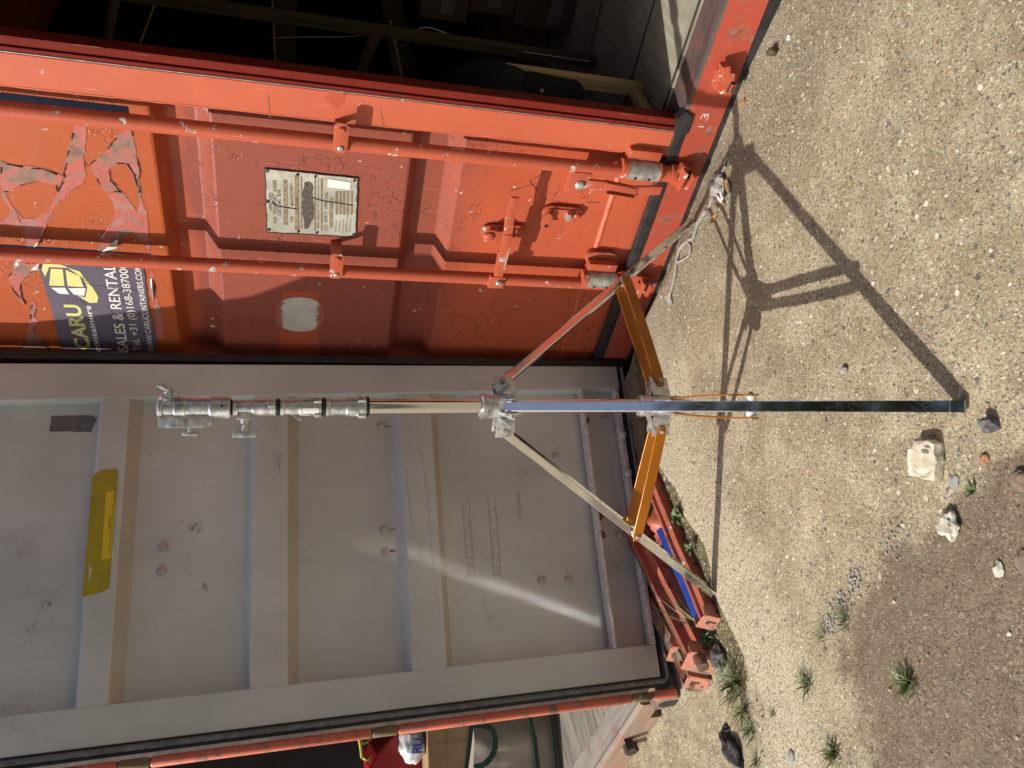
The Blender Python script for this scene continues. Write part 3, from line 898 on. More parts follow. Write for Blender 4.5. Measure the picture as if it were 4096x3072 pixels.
# peeled patches, curls and navy strips of an older sticker sheet
T = {
 'peelA':[(-0.0,1.938),(0.001,1.914),(-0.033,1.915),(-0.123,1.936),(-0.166,1.938),(-0.204,1.952),(-0.237,1.994),(-0.24,2.025),(-0.185,1.997),(-0.173,2.001),(-0.092,1.972),(-0.015,1.944)],
 'peelA2':[(-0.24,2.025),(-0.237,1.994),(-0.292,2.041),(-0.365,2.08),(-0.466,2.134),(-0.467,2.15),(-0.384,2.145),(-0.31,2.148),(-0.348,2.138),(-0.346,2.11),(-0.316,2.067)],
 'peelB':[(0.001,1.813),(0.004,1.797),(-0.049,1.797),(-0.123,1.793),(-0.218,1.8),(-0.218,1.808),(-0.153,1.813),(-0.121,1.828),(-0.123,1.852),(-0.144,1.874),(-0.184,1.876),(-0.223,1.853),(-0.228,1.9),(-0.137,1.928),(-0.098,1.887),(-0.036,1.843)],
 'peelB2':[(-0.227,1.894),(-0.223,1.85),(-0.293,1.82),(-0.27,1.811),(-0.218,1.808),(-0.218,1.798),(-0.304,1.792),(-0.397,1.796),(-0.46,1.799),(-0.422,1.816),(-0.372,1.843),(-0.403,1.88),(-0.454,1.924),(-0.464,1.957),(-0.408,1.937),(-0.345,1.898),(-0.303,1.88),(-0.273,1.882)],
 'peelC':[(-0.143,2.151),(-0.152,2.136),(-0.156,2.097),(-0.159,2.054),(-0.174,2.013),(-0.185,1.997),(-0.24,2.028),(-0.216,2.027),(-0.208,2.07),(-0.219,2.102),(-0.253,2.153),(-0.254,2.168),(-0.214,2.167)],
 'peelC2':[(-0.255,2.174),(-0.253,2.162),(-0.295,2.159),(-0.336,2.15),(-0.384,2.147),(-0.377,2.168),(-0.374,2.204),(-0.363,2.202),(-0.338,2.172),(-0.316,2.164)],
 'peelD':[(-0.521,2.178),(-0.523,2.13),(-0.58,2.174),(-0.617,2.202),(-0.675,2.211),(-0.707,2.204),(-0.713,2.215),(-0.655,2.23),(-0.592,2.235)],
 'peelE':[(-0.692,2.189),(-0.694,2.178),(-0.727,2.178),(-0.772,2.194),(-0.788,2.186),(-0.841,2.208),(-0.911,2.186),(-0.948,2.178),(-0.949,2.266),(-0.941,2.273),(-0.865,2.234),(-0.784,2.21)],
 'peelF':[(-0.515,1.8),(-0.577,1.803),(-0.636,1.804),(-0.708,1.793),(-0.868,1.798),(-0.863,1.828),(-0.737,1.813),(-0.631,1.814),(-0.546,1.809)],
 'curl1':[(-0.339,1.892),(-0.38,1.923),(-0.409,1.937),(-0.395,1.928),(-0.361,1.908)],
 'curl2':[(-0.405,1.887),(-0.434,1.892),(-0.462,1.941),(-0.432,1.92),(-0.411,1.897)],
 'curl3':[(-0.364,2.079),(-0.409,2.103),(-0.457,2.132),(-0.443,2.119),(-0.385,2.092)],
 'curl4':[(-0.568,1.807),(-0.605,1.809),(-0.688,1.813),(-0.622,1.817),(-0.574,1.813)],
 'curl5':[(-0.946,2.178),(-0.935,2.098),(-0.936,1.925),(-0.944,1.926),(-0.944,2.081)],
 'curl6':[(-0.512,2.124),(-0.53,2.144),(-0.556,2.16),(-0.544,2.137)],
 'curl7':[(-0.513,2.174),(-0.516,2.189),(-0.532,2.202),(-0.546,2.203),(-0.538,2.19)],
 'sticker':[(-0.52,2.123),(-0.514,2.076),(-0.517,2.01),(-0.513,1.926),(-0.516,1.825),(-0.6,1.829),(-0.71,1.832),(-0.85,1.823),(-0.941,1.829),(-0.937,1.891),(-0.936,1.967),(-0.944,2.033),(-0.936,2.08),(-0.933,2.141),(-0.856,2.139),(-0.714,2.134),(-0.665,2.135),(-0.543,2.134)],
 'logoW1':[(-0.543,2.101),(-0.543,2.067),(-0.617,2.075),(-0.618,2.12)],
 'logoW2':[(-0.545,2.059),(-0.57,2.023),(-0.619,2.019),(-0.617,2.066)],
 'logoW3':[(-0.627,2.117),(-0.625,2.075),(-0.655,2.068),(-0.653,2.098)],
 'logoW4':[(-0.627,2.066),(-0.623,2.014),(-0.659,2.024),(-0.656,2.054)],
 'redpatch':[(0.184,1.262),(0.186,1.23),(0.177,1.217),(0.155,1.221),(0.129,1.239),(0.146,1.26),(0.159,1.276)],
 'plate':[(-0.093,1.441),(-0.098,1.162),(-0.335,1.15),(-0.338,1.437)],
 'whitelab':[(-0.11,1.253),(-0.116,1.182),(-0.144,1.182),(-0.141,1.253)],
 't1':[(-0.251,1.419),(-0.18,1.419)],
 't2':[(-0.298,1.406),(-0.131,1.408)],
 't3':[(-0.267,1.393),(-0.164,1.395)],
 't4':[(-0.288,1.372),(-0.139,1.376)],
 't5':[(-0.225,1.355),(-0.139,1.359)],
 't6':[(-0.291,1.353),(-0.266,1.355)],
 't7':[(-0.224,1.341),(-0.187,1.341)],
 't8':[(-0.311,1.338),(-0.116,1.343)],
 't9':[(-0.31,1.272),(-0.11,1.28)],
 't10':[(-0.316,1.245),(-0.16,1.251)],
 't11':[(-0.301,1.228),(-0.178,1.234)],
 'band1':[(-0.303,1.384),(-0.128,1.387),(-0.127,1.375),(-0.302,1.371)],
 'band2':[(-0.321,1.348),(-0.107,1.353),(-0.106,1.341),(-0.32,1.334)],
 'band3':[(-0.313,1.33),(-0.111,1.336),(-0.111,1.331),(-0.312,1.325)],
 'smear':[(-0.25,1.327),(-0.164,1.328),(-0.131,1.324),(-0.126,1.31),(-0.135,1.3),(-0.178,1.297),(-0.222,1.291),(-0.267,1.291),(-0.296,1.301),(-0.313,1.308),(-0.313,1.319),(-0.27,1.323)],
 'band4':[(-0.321,1.286),(-0.103,1.294),(-0.102,1.29),(-0.32,1.281)],
 'band5':[(-0.319,1.265),(-0.111,1.275),(-0.111,1.269),(-0.318,1.26)],
 'band6':[(-0.302,1.238),(-0.179,1.244),(-0.178,1.233),(-0.301,1.227)],
 'row0':[(-0.2,1.225),(-0.155,1.227),(-0.154,1.219),(-0.199,1.217)],
 'rowb0':[(-0.247,1.222),(-0.204,1.224),(-0.203,1.216),(-0.246,1.214)],
 'row1':[(-0.199,1.213),(-0.153,1.215),(-0.153,1.207),(-0.198,1.205)],
 'rowb1':[(-0.246,1.21),(-0.203,1.212),(-0.202,1.204),(-0.245,1.202)],
 'row2':[(-0.197,1.202),(-0.152,1.204),(-0.151,1.196),(-0.197,1.194)],
 'rowb2':[(-0.245,1.198),(-0.202,1.201),(-0.201,1.193),(-0.244,1.19)],
 'row3':[(-0.196,1.19),(-0.151,1.192),(-0.15,1.184),(-0.196,1.182)],
 'rowb3':[(-0.244,1.187),(-0.201,1.189),(-0.2,1.181),(-0.243,1.179)],
 'row4':[(-0.195,1.177),(-0.15,1.18),(-0.149,1.172),(-0.194,1.169)],
 'rowb4':[(-0.243,1.174),(-0.2,1.177),(-0.199,1.168),(-0.242,1.166)],
}
def jag(pts, amp=.004, step=.018, seed=0):
    """closed outline with small irregular steps between its corners"""
    out = []
    rr = random.Random(seed)
    for i, (a, b) in enumerate(pts):
        c, d = pts[(i + 1) % len(pts)]
        n = max(1, int(math.hypot(c - a, d - b) / step))
        for k in range(n):
            t = k / n
            j = amp if k else 0
            out.append((a + (c - a) * t + rr.uniform(-j, j), b + (d - b) * t + rr.uniform(-j, j)))
    return out
from mathutils.geometry import tessellate_polygon
def flat(mb, pts, y, mat=0):
    tri = tessellate_polygon([[Vector((a, b, 0)) for a, b in pts]])
    vs = [mb.bm.verts.new((a, y, b)) for a, b in pts]
    for t_ in tri:
        try:
            f = mb.bm.faces.new([vs[i] for i in t_])
            f.normal_update()
            if f.normal.y > 0:
                f.normal_flip()
            f.material_index = mat
        except ValueError:
            pass
for i, k in enumerate(('peelA', 'peelA2', 'peelB', 'peelB2', 'peelC', 'peelC2', 'peelD', 'peelE', 'peelF')):
    mb = MB()
    pts = jag(T[k], .0035, .014, i)
    flat(mb, pts, PY - .0012)
    mb.build('peeled_patch', M_peel, leaf)
mb = MB()
rr = random.Random(5)
for k in ('peelA', 'peelB', 'peelC', 'peelD', 'peelE'):   # lifted dark-edged flakes along the tears
    pts = jag(T[k], .003, .02, 3)
    for (a, b), (c, d) in zip(pts, pts[1:]):
        if rr.random() < .5:
            w = rr.uniform(.001, .004)
            nx_, nz_ = (d - b), -(c - a)
            L_ = math.hypot(nx_, nz_) or 1
            mb.quad((a, PY - .0016, b), (c, PY - .0016, d), (c + nx_ / L_ * w, PY - .006, d + nz_ / L_ * w), (a + nx_ / L_ * w * .5, PY - .004, b + nz_ / L_ * w * .5))
mb.build('lifted_flakes', M_darksteel, leaf)
for i in range(1, 8):
    mb = MB()
    pts = T['curl%d' % i]
    n = len(pts)
    vs = [mb.bm.verts.new((a, PY - .002 - (.010 if j % 2 else .001), b)) for j, (a, b) in enumerate(pts)]
    for t_ in tessellate_polygon([[Vector((a, b, 0)) for a, b in pts]]):
        mb.bm.faces.new([vs[q] for q in t_])
    mb.build('torn_vinyl_curl', M_white, leaf)
mb = MB()
flat(mb, [(.062, 2.49), (.070, 2.1), (.067, 1.798), (.036, 1.798), (.036, 2.49)], PY - .0013)
mb.build('navy_strip', M_navy, leaf)
mb = MB()
flat(mb, [(-.452, 2.49), (-.456, 2.1), (-.462, 1.80), (-.475, 1.80), (-.475, 2.49)], PY - .0013)
mb.build('navy_strip', M_navy, leaf)
# the sticker
mb = MB()
flat(mb, jag(T['sticker'], .0022, .012, 8), PY - .0035)
stk = mb.build('sticker', M_stk, leaf, label='torn purple grey rental sticker with yellow logo')
LY = PY - .0042
mb = MB()
flat(mb, [(-.520, 2.118), (-.512, 2.09), (-.531, 2.055), (-.575, 2.018), (-.62, 1.992), (-.662, 1.982), (-.690, 1.990), (-.692, 2.012), (-.665, 2.040), (-.652, 2.052), (-.667, 2.022), (-.62, 2.008), (-.55, 2.018), (-.536, 2.05), (-.536, 2.104), (-.580, 2.124), (-.55, 2.128)], LY)
flat(mb, T['logoW1'], LY)
flat(mb, T['logoW2'], LY)
flat(mb, T['logoW3'], LY, 1)
flat(mb, T['logoW4'], LY, 1)
text_into(mb, 'CARU', -.926, -.703, 2.047, 2.095, LY, .03)
text_into(mb, 'containers', -.940, -.706, 2.017, 2.036, LY, .012, 1, slope=-.004)
text_into(mb, 'SALES & RENTAL', -.934, -.512, 1.924, 1.960, LY, .008, 1, slope=-.012)
text_into(mb, 'Tel. +31 (0)168-3870009', -.930, -.486, 1.882, 1.908, LY, .004, 1, slope=-.006)
text_into(mb, 'WWW.CARUCONTAINERS.COM', -.932, -.514, 1.838, 1.858, LY, .004, 1, slope=-.002)
mb.build('lettering', [M_yel, M_wht], leaf)
mb = MB()
for a, b, c, d in ((-.60, 2.02, -.625, 1.90), (-.66, 1.94, -.69, 1.87), (-.71, 1.96, -.80, 1.93), (-.62, 1.95, -.625, 1.83), (-.655, 2.045, -.70, 2.025)):
    p0_, p1_ = Vector((a, 0, b)), Vector((c, 0, d))
    prev = p0_
    for q in range(1, 9):
        nx2 = p0_.lerp(p1_, q / 8) + Vector((rr.uniform(-.004, .004), 0, rr.uniform(-.004, .004)))
        mb.bar((prev.x, LY - .0005, prev.z), (nx2.x, LY - .0005, nx2.z), .0009, .0004, (0, 1, 0))
        prev = nx2
mb.build('vinyl_cracks', M_caulk, leaf)
# white worn disc, with the brighter strip it leaves
mb = MB()
flat(mb, [(-.95, 1.246), (-.95, 1.395), (-.60, 1.386), (-.60, 1.258)], PY - .0010)
M_brightstrip = container_paint('bright_strip_paint', (.42, .085, .040), chips=.1, crackle=.2)
mb.build('repainted_strip', M_brightstrip, leaf)
mb = MB()
flat(mb, [(-.719 + .089 * math.copysign(abs(math.cos(t)) ** .8, math.cos(t)), 1.322 + .088 * math.copysign(abs(math.sin(t)) ** .9, math.sin(t))) for t in [2 * math.pi * k / 48 for k in range(48)]], PY - .0020)
mb.build('white_disc', M_circ, leaf)
WARP.clear()
mb = MB()
flat(mb, T['redpatch'], -.0009)
mb.build('paint_patch', M_brightstrip, leaf)
WARP['fn'] = PANEL
# data plate
mb = MB()
flat(mb, T['plate'], PY - .004)
pl = mb.build('data_plate', M_plate, leaf, label='worn metal approval plate with brown etched rows')
PLY = PY - .0046
mb = MB()
for k in ('band1', 'band2', 'band3', 'band4', 'band5', 'band6') + tuple('row%d' % i for i in range(5)) + tuple('rowb%d' % i for i in range(5)):
    flat(mb, T[k], PLY)
hh = .0118
for txt, k, h_, m_ in (('APPROVED', 't1', .0115, 0), ('FOR  TRANSPORT  UNDER', 't2', .0115, 0), ('CUSTOMS  SEAL', 't3', .0115, 0), ('ROK / 0736 - KR / 96', 't4', .0085, 1), ("MANUFACTURER'S", 't5', .010, 0),
                       ('TYPE', 't6', .010, 0), ('NUMBER', 't7', .010, 0), ('SS-D24GS-A          CIJ96-1043', 't8', .0078, 1), ('TIMBER COMPONENT TREATED (IM) BASILEUM SI-84/P2', 't9', .006, 0),
                       ('CSC  SAFETY  APPROVAL', 't10', .0115, 0), ('F / BV / 3881 / 96', 't11', .0065, 1)):
    (a, b), (c, d) = T[k]
    text_into(mb, txt, a, c, b, b + h_, PLY - .0006, .004, m_, slope=d - b)
for i, w in enumerate(('DATE MANUFACTURED', 'IDENTIFICATION NO.', 'MAXIMUM GROSS WEIGHT', 'ALLOWABLE STACK. WT. FOR 1.8G', 'RACKING TEST LOAD VALUE')):
    z = 1.2155 - i * .0115
    text_into(mb, w, -.318, -.318 + .0033 * len(w) * .8, z, z + .0052, PLY - .0006, 0, 0)
for i, w in enumerate(('', '', '24000KGS 52910LBS', '97200KGS 214290LBS', '15240KGS 33600LBS')):
    z = 1.2065 - (i) * .0118
    if w:
        text_into(mb, w, -.243, -.153, z + .001, z + .006, PLY - .0006, 0, 1, slope=.002)
mb.build('etched_lettering', [M_brown, M_plate], leaf)
mb = MB()
flat(mb, jag(T['smear'], .002, .01, 2), PLY - .0010)
mb.build('tar_smear', M_smear, leaf)
mb = MB()
flat(mb, T['whitelab'], PLY - .0012)
mb.build('paper_label', M_wht, leaf)
mb = MB()
P4 = T['plate']
def wob(p, q, n=14, amp=.0015):
    return [(p[0] + (q[0] - p[0]) * i / n + rr.uniform(-amp, amp), PY - .004, p[1] + (q[1] - p[1]) * i / n + rr.uniform(-amp, amp)) for i in range(n + 1)]
for i in range(4):
    mb.tube(wob(P4[i], P4[(i + 1) % 4]), .0022 if i % 2 == 0 else .0015, 6)
for a, b in ((-.10, 1.434), (-.104, 1.345), (-.105, 1.292), (-.108, 1.172), (-.327, 1.43), (-.326, 1.338), (-.326, 1.278), (-.324, 1.158), (-.215, 1.433)):
    mb.rock((a, PY - .006, b), (.006, .003, .005), int(a * 999 + b * 99) % 31, .5, 1)
mb.tube([(-.215, PY - .006, 1.42), (-.228, PY - .006, 1.41), (-.232, PY - .006, 1.38), (-.236, PY - .006, 1.34)], .0013, 6)
mb.tube([(-.186, PY - .006, 1.296), (-.192, PY - .006, 1.28), (-.197, PY - .006, 1.25), (-.203, PY - .006, 1.17)], .0012, 6)
mb.build('plate_sealant', M_caulk, leaf)
# long scratches and weld bead
mb = MB()
for pts in (((-.09, .56), (-.055, .60), (-.02, .56), (.028, .505)), ((-.10, .655), (-.06, .57)), ((.03, .30), (.0, .35)), ((-.115, .32), (-.12, .37)), ((-.13, .25), (-.135, .275)), ((.175, 1.43), (.10, 1.425)), ((.17, 1.12), (.095, 1.10))):
    for (a, b), (c, d) in zip(pts, pts[1:]):
        yy = -.028 if a > .09 else PY - .001
        prev = (a, b)
        for q in range(1, 7):
            cur = (a + (c - a) * q / 6 + rr.uniform(-.001, .001), b + (d - b) * q / 6 + rr.uniform(-.001, .001))
            mb.bar((prev[0], yy, prev[1]), (cur[0], yy, cur[1]), .0015, .0006 + rr.random() * .002, (0, 1, 0))
            prev = cur
mb.build('scratches', M_smear, leaf)
mb = MB()
pth = [(x, .0085, .287 + .0012 * rr.uniform(-1, 1)) for x in [-.95 + .02 * i for i in range(50)]]
mb.tube(pth, [.0035 + rr.uniform(-.001, .001) for _ in pth], 6)
mb.shear(tiltA)
mb.build('weld_bead', M_stile, leaf)
WARP.clear()
mb = MB()
pth2 = [(.0895, .003, .31 + .03 * i) for i in range(72)]
mb.tube(pth2, [.004 + rr.uniform(-.0012, .0012) for _ in pth2], 6)
mb.build('weld_bead', M_stile, leaf)

# ------------------------------------------------------------------ light stand
ST = thing('light_stand', 'tall chrome tripod light stand with amber braces and silver receiver head', 'light stand', (-.060, 1.926, 0))
TWIST = {156.8: -7.5}          # rolls one leg so its reflected sun streak lands on the grey door
LEGS = [(-88.5, .690, 0.006), (33.1, .757, 0.010), (156.8, .691, 0.008)]
def local(ang, r, t, z):
    c, s_ = math.cos(R(ang)), math.sin(R(ang))
    return Vector((r * c - t * s_, r * s_ + t * c, z))
mb = MB()
mb.lathe([(.0195, .26), (.0195, 1.185)], seg=40)
mb.build('column_tube', M_tube, ST)
# sliding leg collar with three lugs
mb = MB()
mb.lathe([(.0285, .790), (.0315, .793), (.0315, .868), (.034, .873), (.034, .884), (.030, .886)], seg=36)
for ang, rr_, z0 in LEGS:
    for t in (-.0185, .0185):
        p = [local(ang, .026, t, 0), local(ang, .083, t, 0)]
        mb.bar((p[0].x, p[0].y, .815), (p[1].x, p[1].y, .815), .005, .052, local(ang, 0, 1, 0), .0015)
        mb.bar((p[0].x, p[0].y, .838), (p[0].x * 1.9, p[0].y * 1.9, .805), .006, .010, local(ang, 0, 1, 0))
    a, b = local(ang, .066, -.028, .818), local(ang, .066, .028, .818)
    mb.cyl(a, b, .0045, 12, mat=1)
    mb.cyl(local(ang, .066, -.031, .818), local(ang, .066, -.022, .818), .0075, 6, mat=1)
    mb.cyl(local(ang, .066, .022, .818), local(ang, .066, .031, .818), .0075, 6, mat=1)
smooth(mb.build('leg_collar', [M_cast, M_galv], ST))
# lower hub
mb = MB()
mb.lathe([(.021, .285), (.0285, .287), (.0285, .405), (.0305, .409), (.0305, .419), (.022, .422)], seg=36)
for ang, rr_, z0 in LEGS:
    for t in (-.015, .015):
        a, b = local(ang, .024, t, .348), local(ang, .088, t, .342)
        mb.bar(a, b, .005, .055, local(ang, 0, 1, 0), .002)
    mb.bar(local(ang, .024, 0, .388), local(ang, .075, 0, .360), .036, .006, local(ang, 0, 1, 0), .002)
    mb.cyl(local(ang, .072, -.026, .343), local(ang, .072, .026, .343), .0042, 10, mat=1)
mb_o = smooth(mb.build('brace_hub', [M_cast, M_galv], ST))
for ang, rr_, z0 in LEGS:
    mb = MB()
    a, b = local(ang, rr_, 0, z0), local(ang, .058, 0, .832)
    d = (b - a).normalized()
    tw = R(TWIST.get(ang, 0))
    sd_ = local(ang, 0, 1, 0) * math.cos(tw) + d.cross(local(ang, 0, 1, 0)) * math.sin(tw)
    mb.bar(a, b, .0255, .0235, sd_, .0022)
    q = a + d * 0.003
    mb.bar(a - d * .001, a + d * .030, .0262, .0242, sd_, .002, mat=1)
    leg = mb.build('leg', [M_chrome, M_chrome], ST)
    mb = MB()
    piv = a.lerp(b, .415)
    for t in (-1, 1):
        mb.cyl(piv + local(ang, 0, t * .0130, 0), piv + local(ang, 0, t * .0235, 0), .0115, 18)
    mb.build('spacer', M_plastic, leg)
    for t in (-1, 1):
        mb = MB()
        h0 = local(ang, .072, t * .0205, .343)
        h1 = piv + local(ang, 0, t * .0262, 0)
        dd = (h1 - h0).normalized()
        # flat strip with rounded ends, bowing a little
        N_ = 12
        side = local(ang, 0, 1, 0)
        up = dd.cross(side).normalized()
        rows = []
        L = (h1 - h0).length
        sec = []
        for k in range(N_ + 1):
            u = k / N_
            e = 1.0
            c = h0 - dd * .016 + dd * (L + .032) * u + side * t * .004 * math.sin(math.pi * u)
            hh_ = .0165
            sec.append((c, hh_))
        ends = [(-.0165 * .0, .55), (0, 1)]
        for k, (c, hh_) in enumerate(sec):
            f_ = .62 if k in (0, N_) else 1.0
            rows.append([mb.bm.verts.new(c + up * hh_ * f_ + side * .0018), mb.bm.verts.new(c + up * hh_ * f_ - side * .0018), mb.bm.verts.new(c - up * hh_ * f_ - side * .0018), mb.bm.verts.new(c - up * hh_ * f_ + side * .0018)])
            if k in (0, N_):
                pass
        for r0, r1 in zip(rows, rows[1:]):
            for j in range(4):
                mb.bm.faces.new((r0[j], r0[(j + 1) % 4], r1[(j + 1) % 4], r1[j]))
        mb.bm.faces.new(rows[0][::-1])
        mb.bm.faces.new(rows[-1])
        bmesh.ops.recalc_face_normals(mb.bm, faces=mb.bm.faces[:])
        bmesh.ops.bevel(mb.bm, geom=[e for e in mb.bm.edges if len(e.link_faces) == 2 and e.calc_face_angle(0) > .8], offset=.0006, segments=1, affect='EDGES')
        br = mb.build('brace', M_brace, ST)
        mb = MB()
        for pt in (h0, h1):
            mb.cyl(pt + side * t * .001, pt + side * t * .0055, .0068, 14)
            mb.cyl(pt + side * t * .0055, pt + side * t * .0085, .0038, 10)
        mb.build('bolt', M_galv, br)
# risers and couplers
def coupler(prof, box=None, name='riser_coupler', mats=None, extra=None):
    mb = MB()
    mb.lathe(prof, seg=40)
    if extra:
        extra(mb)
    return smooth(mb.build(name, mats or [M_cast, M_galv], ST), 40)
def lug(mb, ang, r, z0, z1, w=.014, h=.006):
    a, b = local(ang, r, 0, z0), local(ang, r, 0, z1)
    mb.bar(a, b, w, h * 2, local(ang, 0, 1, 0), .002)
    mb.cyl(local(ang, r + h - .001, 0, (z0 + z1) / 2), local(ang, r + h + .0006, 0, (z0 + z1) / 2), .0032, 12, mat=1)
coupler([(.0205, 1.184), (.0250, 1.187), (.0250, 1.199), (.0240, 1.201), (.0240, 1.233), (.0215, 1.237), (.0205, 1.262), (.0205, 1.275), (.0225, 1.278), (.0225, 1.285), (.019, 1.287)],
        extra=lambda mb: (lug(mb, -45, .0238, 1.187, 1.207), lug(mb, -150, .0238, 1.187, 1.207), lug(mb, 20, .0238, 1.187, 1.207)))
coupler([(.0185, 1.294), (.0220, 1.297), (.0220, 1.345), (.0195, 1.350), (.0185, 1.383), (.0205, 1.386), (.0205, 1.393), (.017, 1.395)],
        extra=lambda mb: (lug(mb, -45, .0208, 1.296, 1.314), lug(mb, -150, .0208, 1.296, 1.314), mb.prism([(-.0195, 1.35), (-.034, 1.341), (-.034, 1.351), (-.0195, 1.366)], 'y', -.004, .004, .001)))
coupler([(.0175, 1.402), (.0205, 1.405), (.0200, 1.448), (.0200, 1.455), (.0178, 1.460), (.0178, 1.494), (.0195, 1.497), (.0195, 1.502), (.015, 1.504)],
        extra=lambda mb: (lug(mb, -72, .0192, 1.405, 1.422, .012)))
for z, r in ((1.1825, .0262), (1.2905, .0235), (1.3985, .0215), (1.5085, .0198)):
    coupler([(r - .004, z - .0045), (r, z - .003), (r, z + .003), (r - .004, z + .0045)], name='rubber_ring', mats=[M_oring])
# stamped lettering and asset label
def curved_text(txt, z0, z1, r, deg0, height, mat, name):
    """lettering wrapped round the column, reading downwards as stamped on the castings"""
    mb = MB()
    text_into(mb, txt, 0, 1, 0, 1, 0, .01)
    for v in mb.bm.verts:
        u, w = v.co.x, v.co.z
        a = R(deg0) + (w * height / r)
        z = z0 + (z1 - z0) * u
        v.co = Vector((r * math.cos(a), r * math.sin(a), z))
    return mb.build(name, mat, ST)
curved_text('MATTHEWS', 1.196, 1.236, .02465, -100, -.006, M_galv, 'lettering')
curved_text('78', 1.252, 1.264, .02110, -100, -.006, M_galv, 'lettering')
curved_text('MATTHEWS', 1.303, 1.343, .02240, -96, -.005, M_galv, 'lettering')
curved_text('55', 1.356, 1.366, .0196, -96, -.005, M_galv, 'lettering')
mb = MB()
for k in range(6):
    a0_, a1_ = R(-132 + k * 6), R(-126 + k * 6)
    mb.quad((.0225 * math.cos(a0_), .0225 * math.sin(a0_), 1.303), (.0225 * math.cos(a1_), .0225 * math.sin(a1_), 1.303), (.0225 * math.cos(a1_), .0225 * math.sin(a1_), 1.341), (.0225 * math.cos(a0_), .0225 * math.sin(a0_), 1.341))
mb.build('asset_label', M_sticklab, ST, label='torn white asset label on the middle coupler')
# tee with big T handle
mb = MB()
mb.box((-.030, -.014, 1.461), (-.010, .014, 1.493), .002)
mb.cyl((-.030, 0, 1.4755), (-.040, 0, 1.4755), .010, 20)
mb.cyl((-.040, 0, 1.4755), (-.045, 0, 1.4755), .0045, 12)
mb.tube([(-.045, 0, 1.4755), (-.050, 0, 1.4755), (-.058, 0, 1.4755)], [.0055, .0085, .0085], 16)
mb.box((-.073, -.008, 1.4475), (-.057, .008, 1.5035), .003)
smooth(mb.build('tee_handle', M_cast, ST), 40)
# receiver head
mb = MB()
mb.lathe([(.0255, 1.508), (.0265, 1.512), (.0265, 1.552), (.0235, 1.556), (.0235, 1.606), (.0250, 1.608), (.0250, 1.630), (.0235, 1.632), (.0235, 1.655), (.0260, 1.657), (.0260, 1.664), (.021, 1.668)], (0.0, 0, 0), 40)
mb.prism([(-.010, 1.664), (-.0475, 1.666), (-.0475, 1.560), (-.040, 1.548), (-.024, 1.546), (-.010, 1.55)], 'y', -.0175, .0175, .002)
mb.box((-.0482, -.003, 1.588), (-.0470, .003, 1.652), .0004, mat=1)
mb.cyl(local(-80, .026, 0, 1.526), local(-80, .0272, 0, 1.526), .0032, 12, mat=1)
smooth(mb.build('receiver_head', [M_cast, M_blk], ST), 40)
mb = MB()
mb.cyl((-.047, 0, 1.597), (-.058, 0, 1.597), .0058, 14)
mb.bar((-.0635, 0, 1.578), (-.0615, 0, 1.615), .024, .010, (0, 1, 0), .004)
smooth(mb.build('slot_knob', M_cast, ST), 40)
mb = MB()
mb.cyl((.020, -.002, 1.643), (.038, -.004, 1.646), .0088, 14)
mb.bar((.032, -.006, 1.622), (.055, -.006, 1.668), .018, .012, (0, 1, 0), .004)
smooth(mb.build('top_knob', M_cast, ST), 40)

# ------------------------------------------------------------------ container with the opened grey door leaf
B0, B_ANG = (-1.10, 2.41), -42.0
CB = thing('shipping_container', 'storage container with opened grey door leaf showing bolts and tape', 'container', (-1.131, 2.477, -.039), B_ANG)
CB.scale = (1.028,) * 3
BL, BR, BT = -2.34, -.005, 2.80
MB().box((BR - .03, .10, .02), (BR, 5.95, BT)).build('side_wall', M_innerB, CB)
MB().box((BL, .10, .02), (BL + .03, 5.95, BT)).build('side_wall', M_innerB, CB)
MB().box((BL + .032, 5.9, .02), (BR - .032, 5.94, BT)).build('back_wall', M_innerB, CB)
MB().box((BL, 0, BT + .002), (BR, 5.95, BT + .04)).build('roof', M_roof, CB)
MB().box((BL, 0, BT - .11), (BR, .09, BT)).build('header', M_sill, CB)
MB().box((-.07, .03, .10), (BR, .0985, BT - .11), .004).build('corner_post', M_darksteel, CB)
MB().box((BL, .0, .10), (BL + .06, .10, BT - .11), .004).build('corner_post', M_rustsill, CB)
mb = MB()
mb.prism([(0, -.030), (0, .112), (.004, .122), (.014, .128), (.024, .124), (.108, .138), (.108, -.03)], 'x', BL, -.22)
mb.prism([(0, .045), (0, .112), (.004, .122), (.014, .128), (.024, .124), (.108, .138), (.108, .045)], 'x', -.22, -.10)
for f in mb.bm.faces:
    c = f.calc_center_median()
    if c.z > .118 and f.normal.z > .3:
        f.material_index = 1
M_pinksill = streaked('scuffed_pink_sill', (.15, .135, .12), (.26, .235, .21), (.17, .095, .08))
mb.build('sill', [M_rustsill, M_pinksill], CB)
mb = MB()
mb.prism([(-.46, .035), (-.43, .03), (-.42, .05), (-.435, .055), (-.43, .08), (-.45, .085), (-.475, .06)], 'y', -.035, 0, .003)
mb.prism([(-.40, .055), (-.37, .075), (-.385, .10), (-.41, .08)], 'y', -.045, 0, .003)
mb.build('cam_keeper', M_darksteel, CB)
mb = MB()                                     # corner casting with its oval hole
mb.prism(capsule(-.070, .005, -.070, .045, .024)[::-1], 'y', -.0185, -.010, mat=1)
mb.box((-.115, -.018, -.035), (-.025, .15, .088), .008)
mb.prism(capsule(.05, .03, .10, .03, .026), 'x', -.1015, -.0995, mat=1)
mb.build('corner_casting', [container_paint('casting_paint', (.30, .22, .18), worn=.9, crackle=0), M_blk], CB)
mb = MB()
mb.box((BL + .04, .1085, .08), (BR - .04, 5.9, .141))
mb.build('floor', M_bfloor, CB)

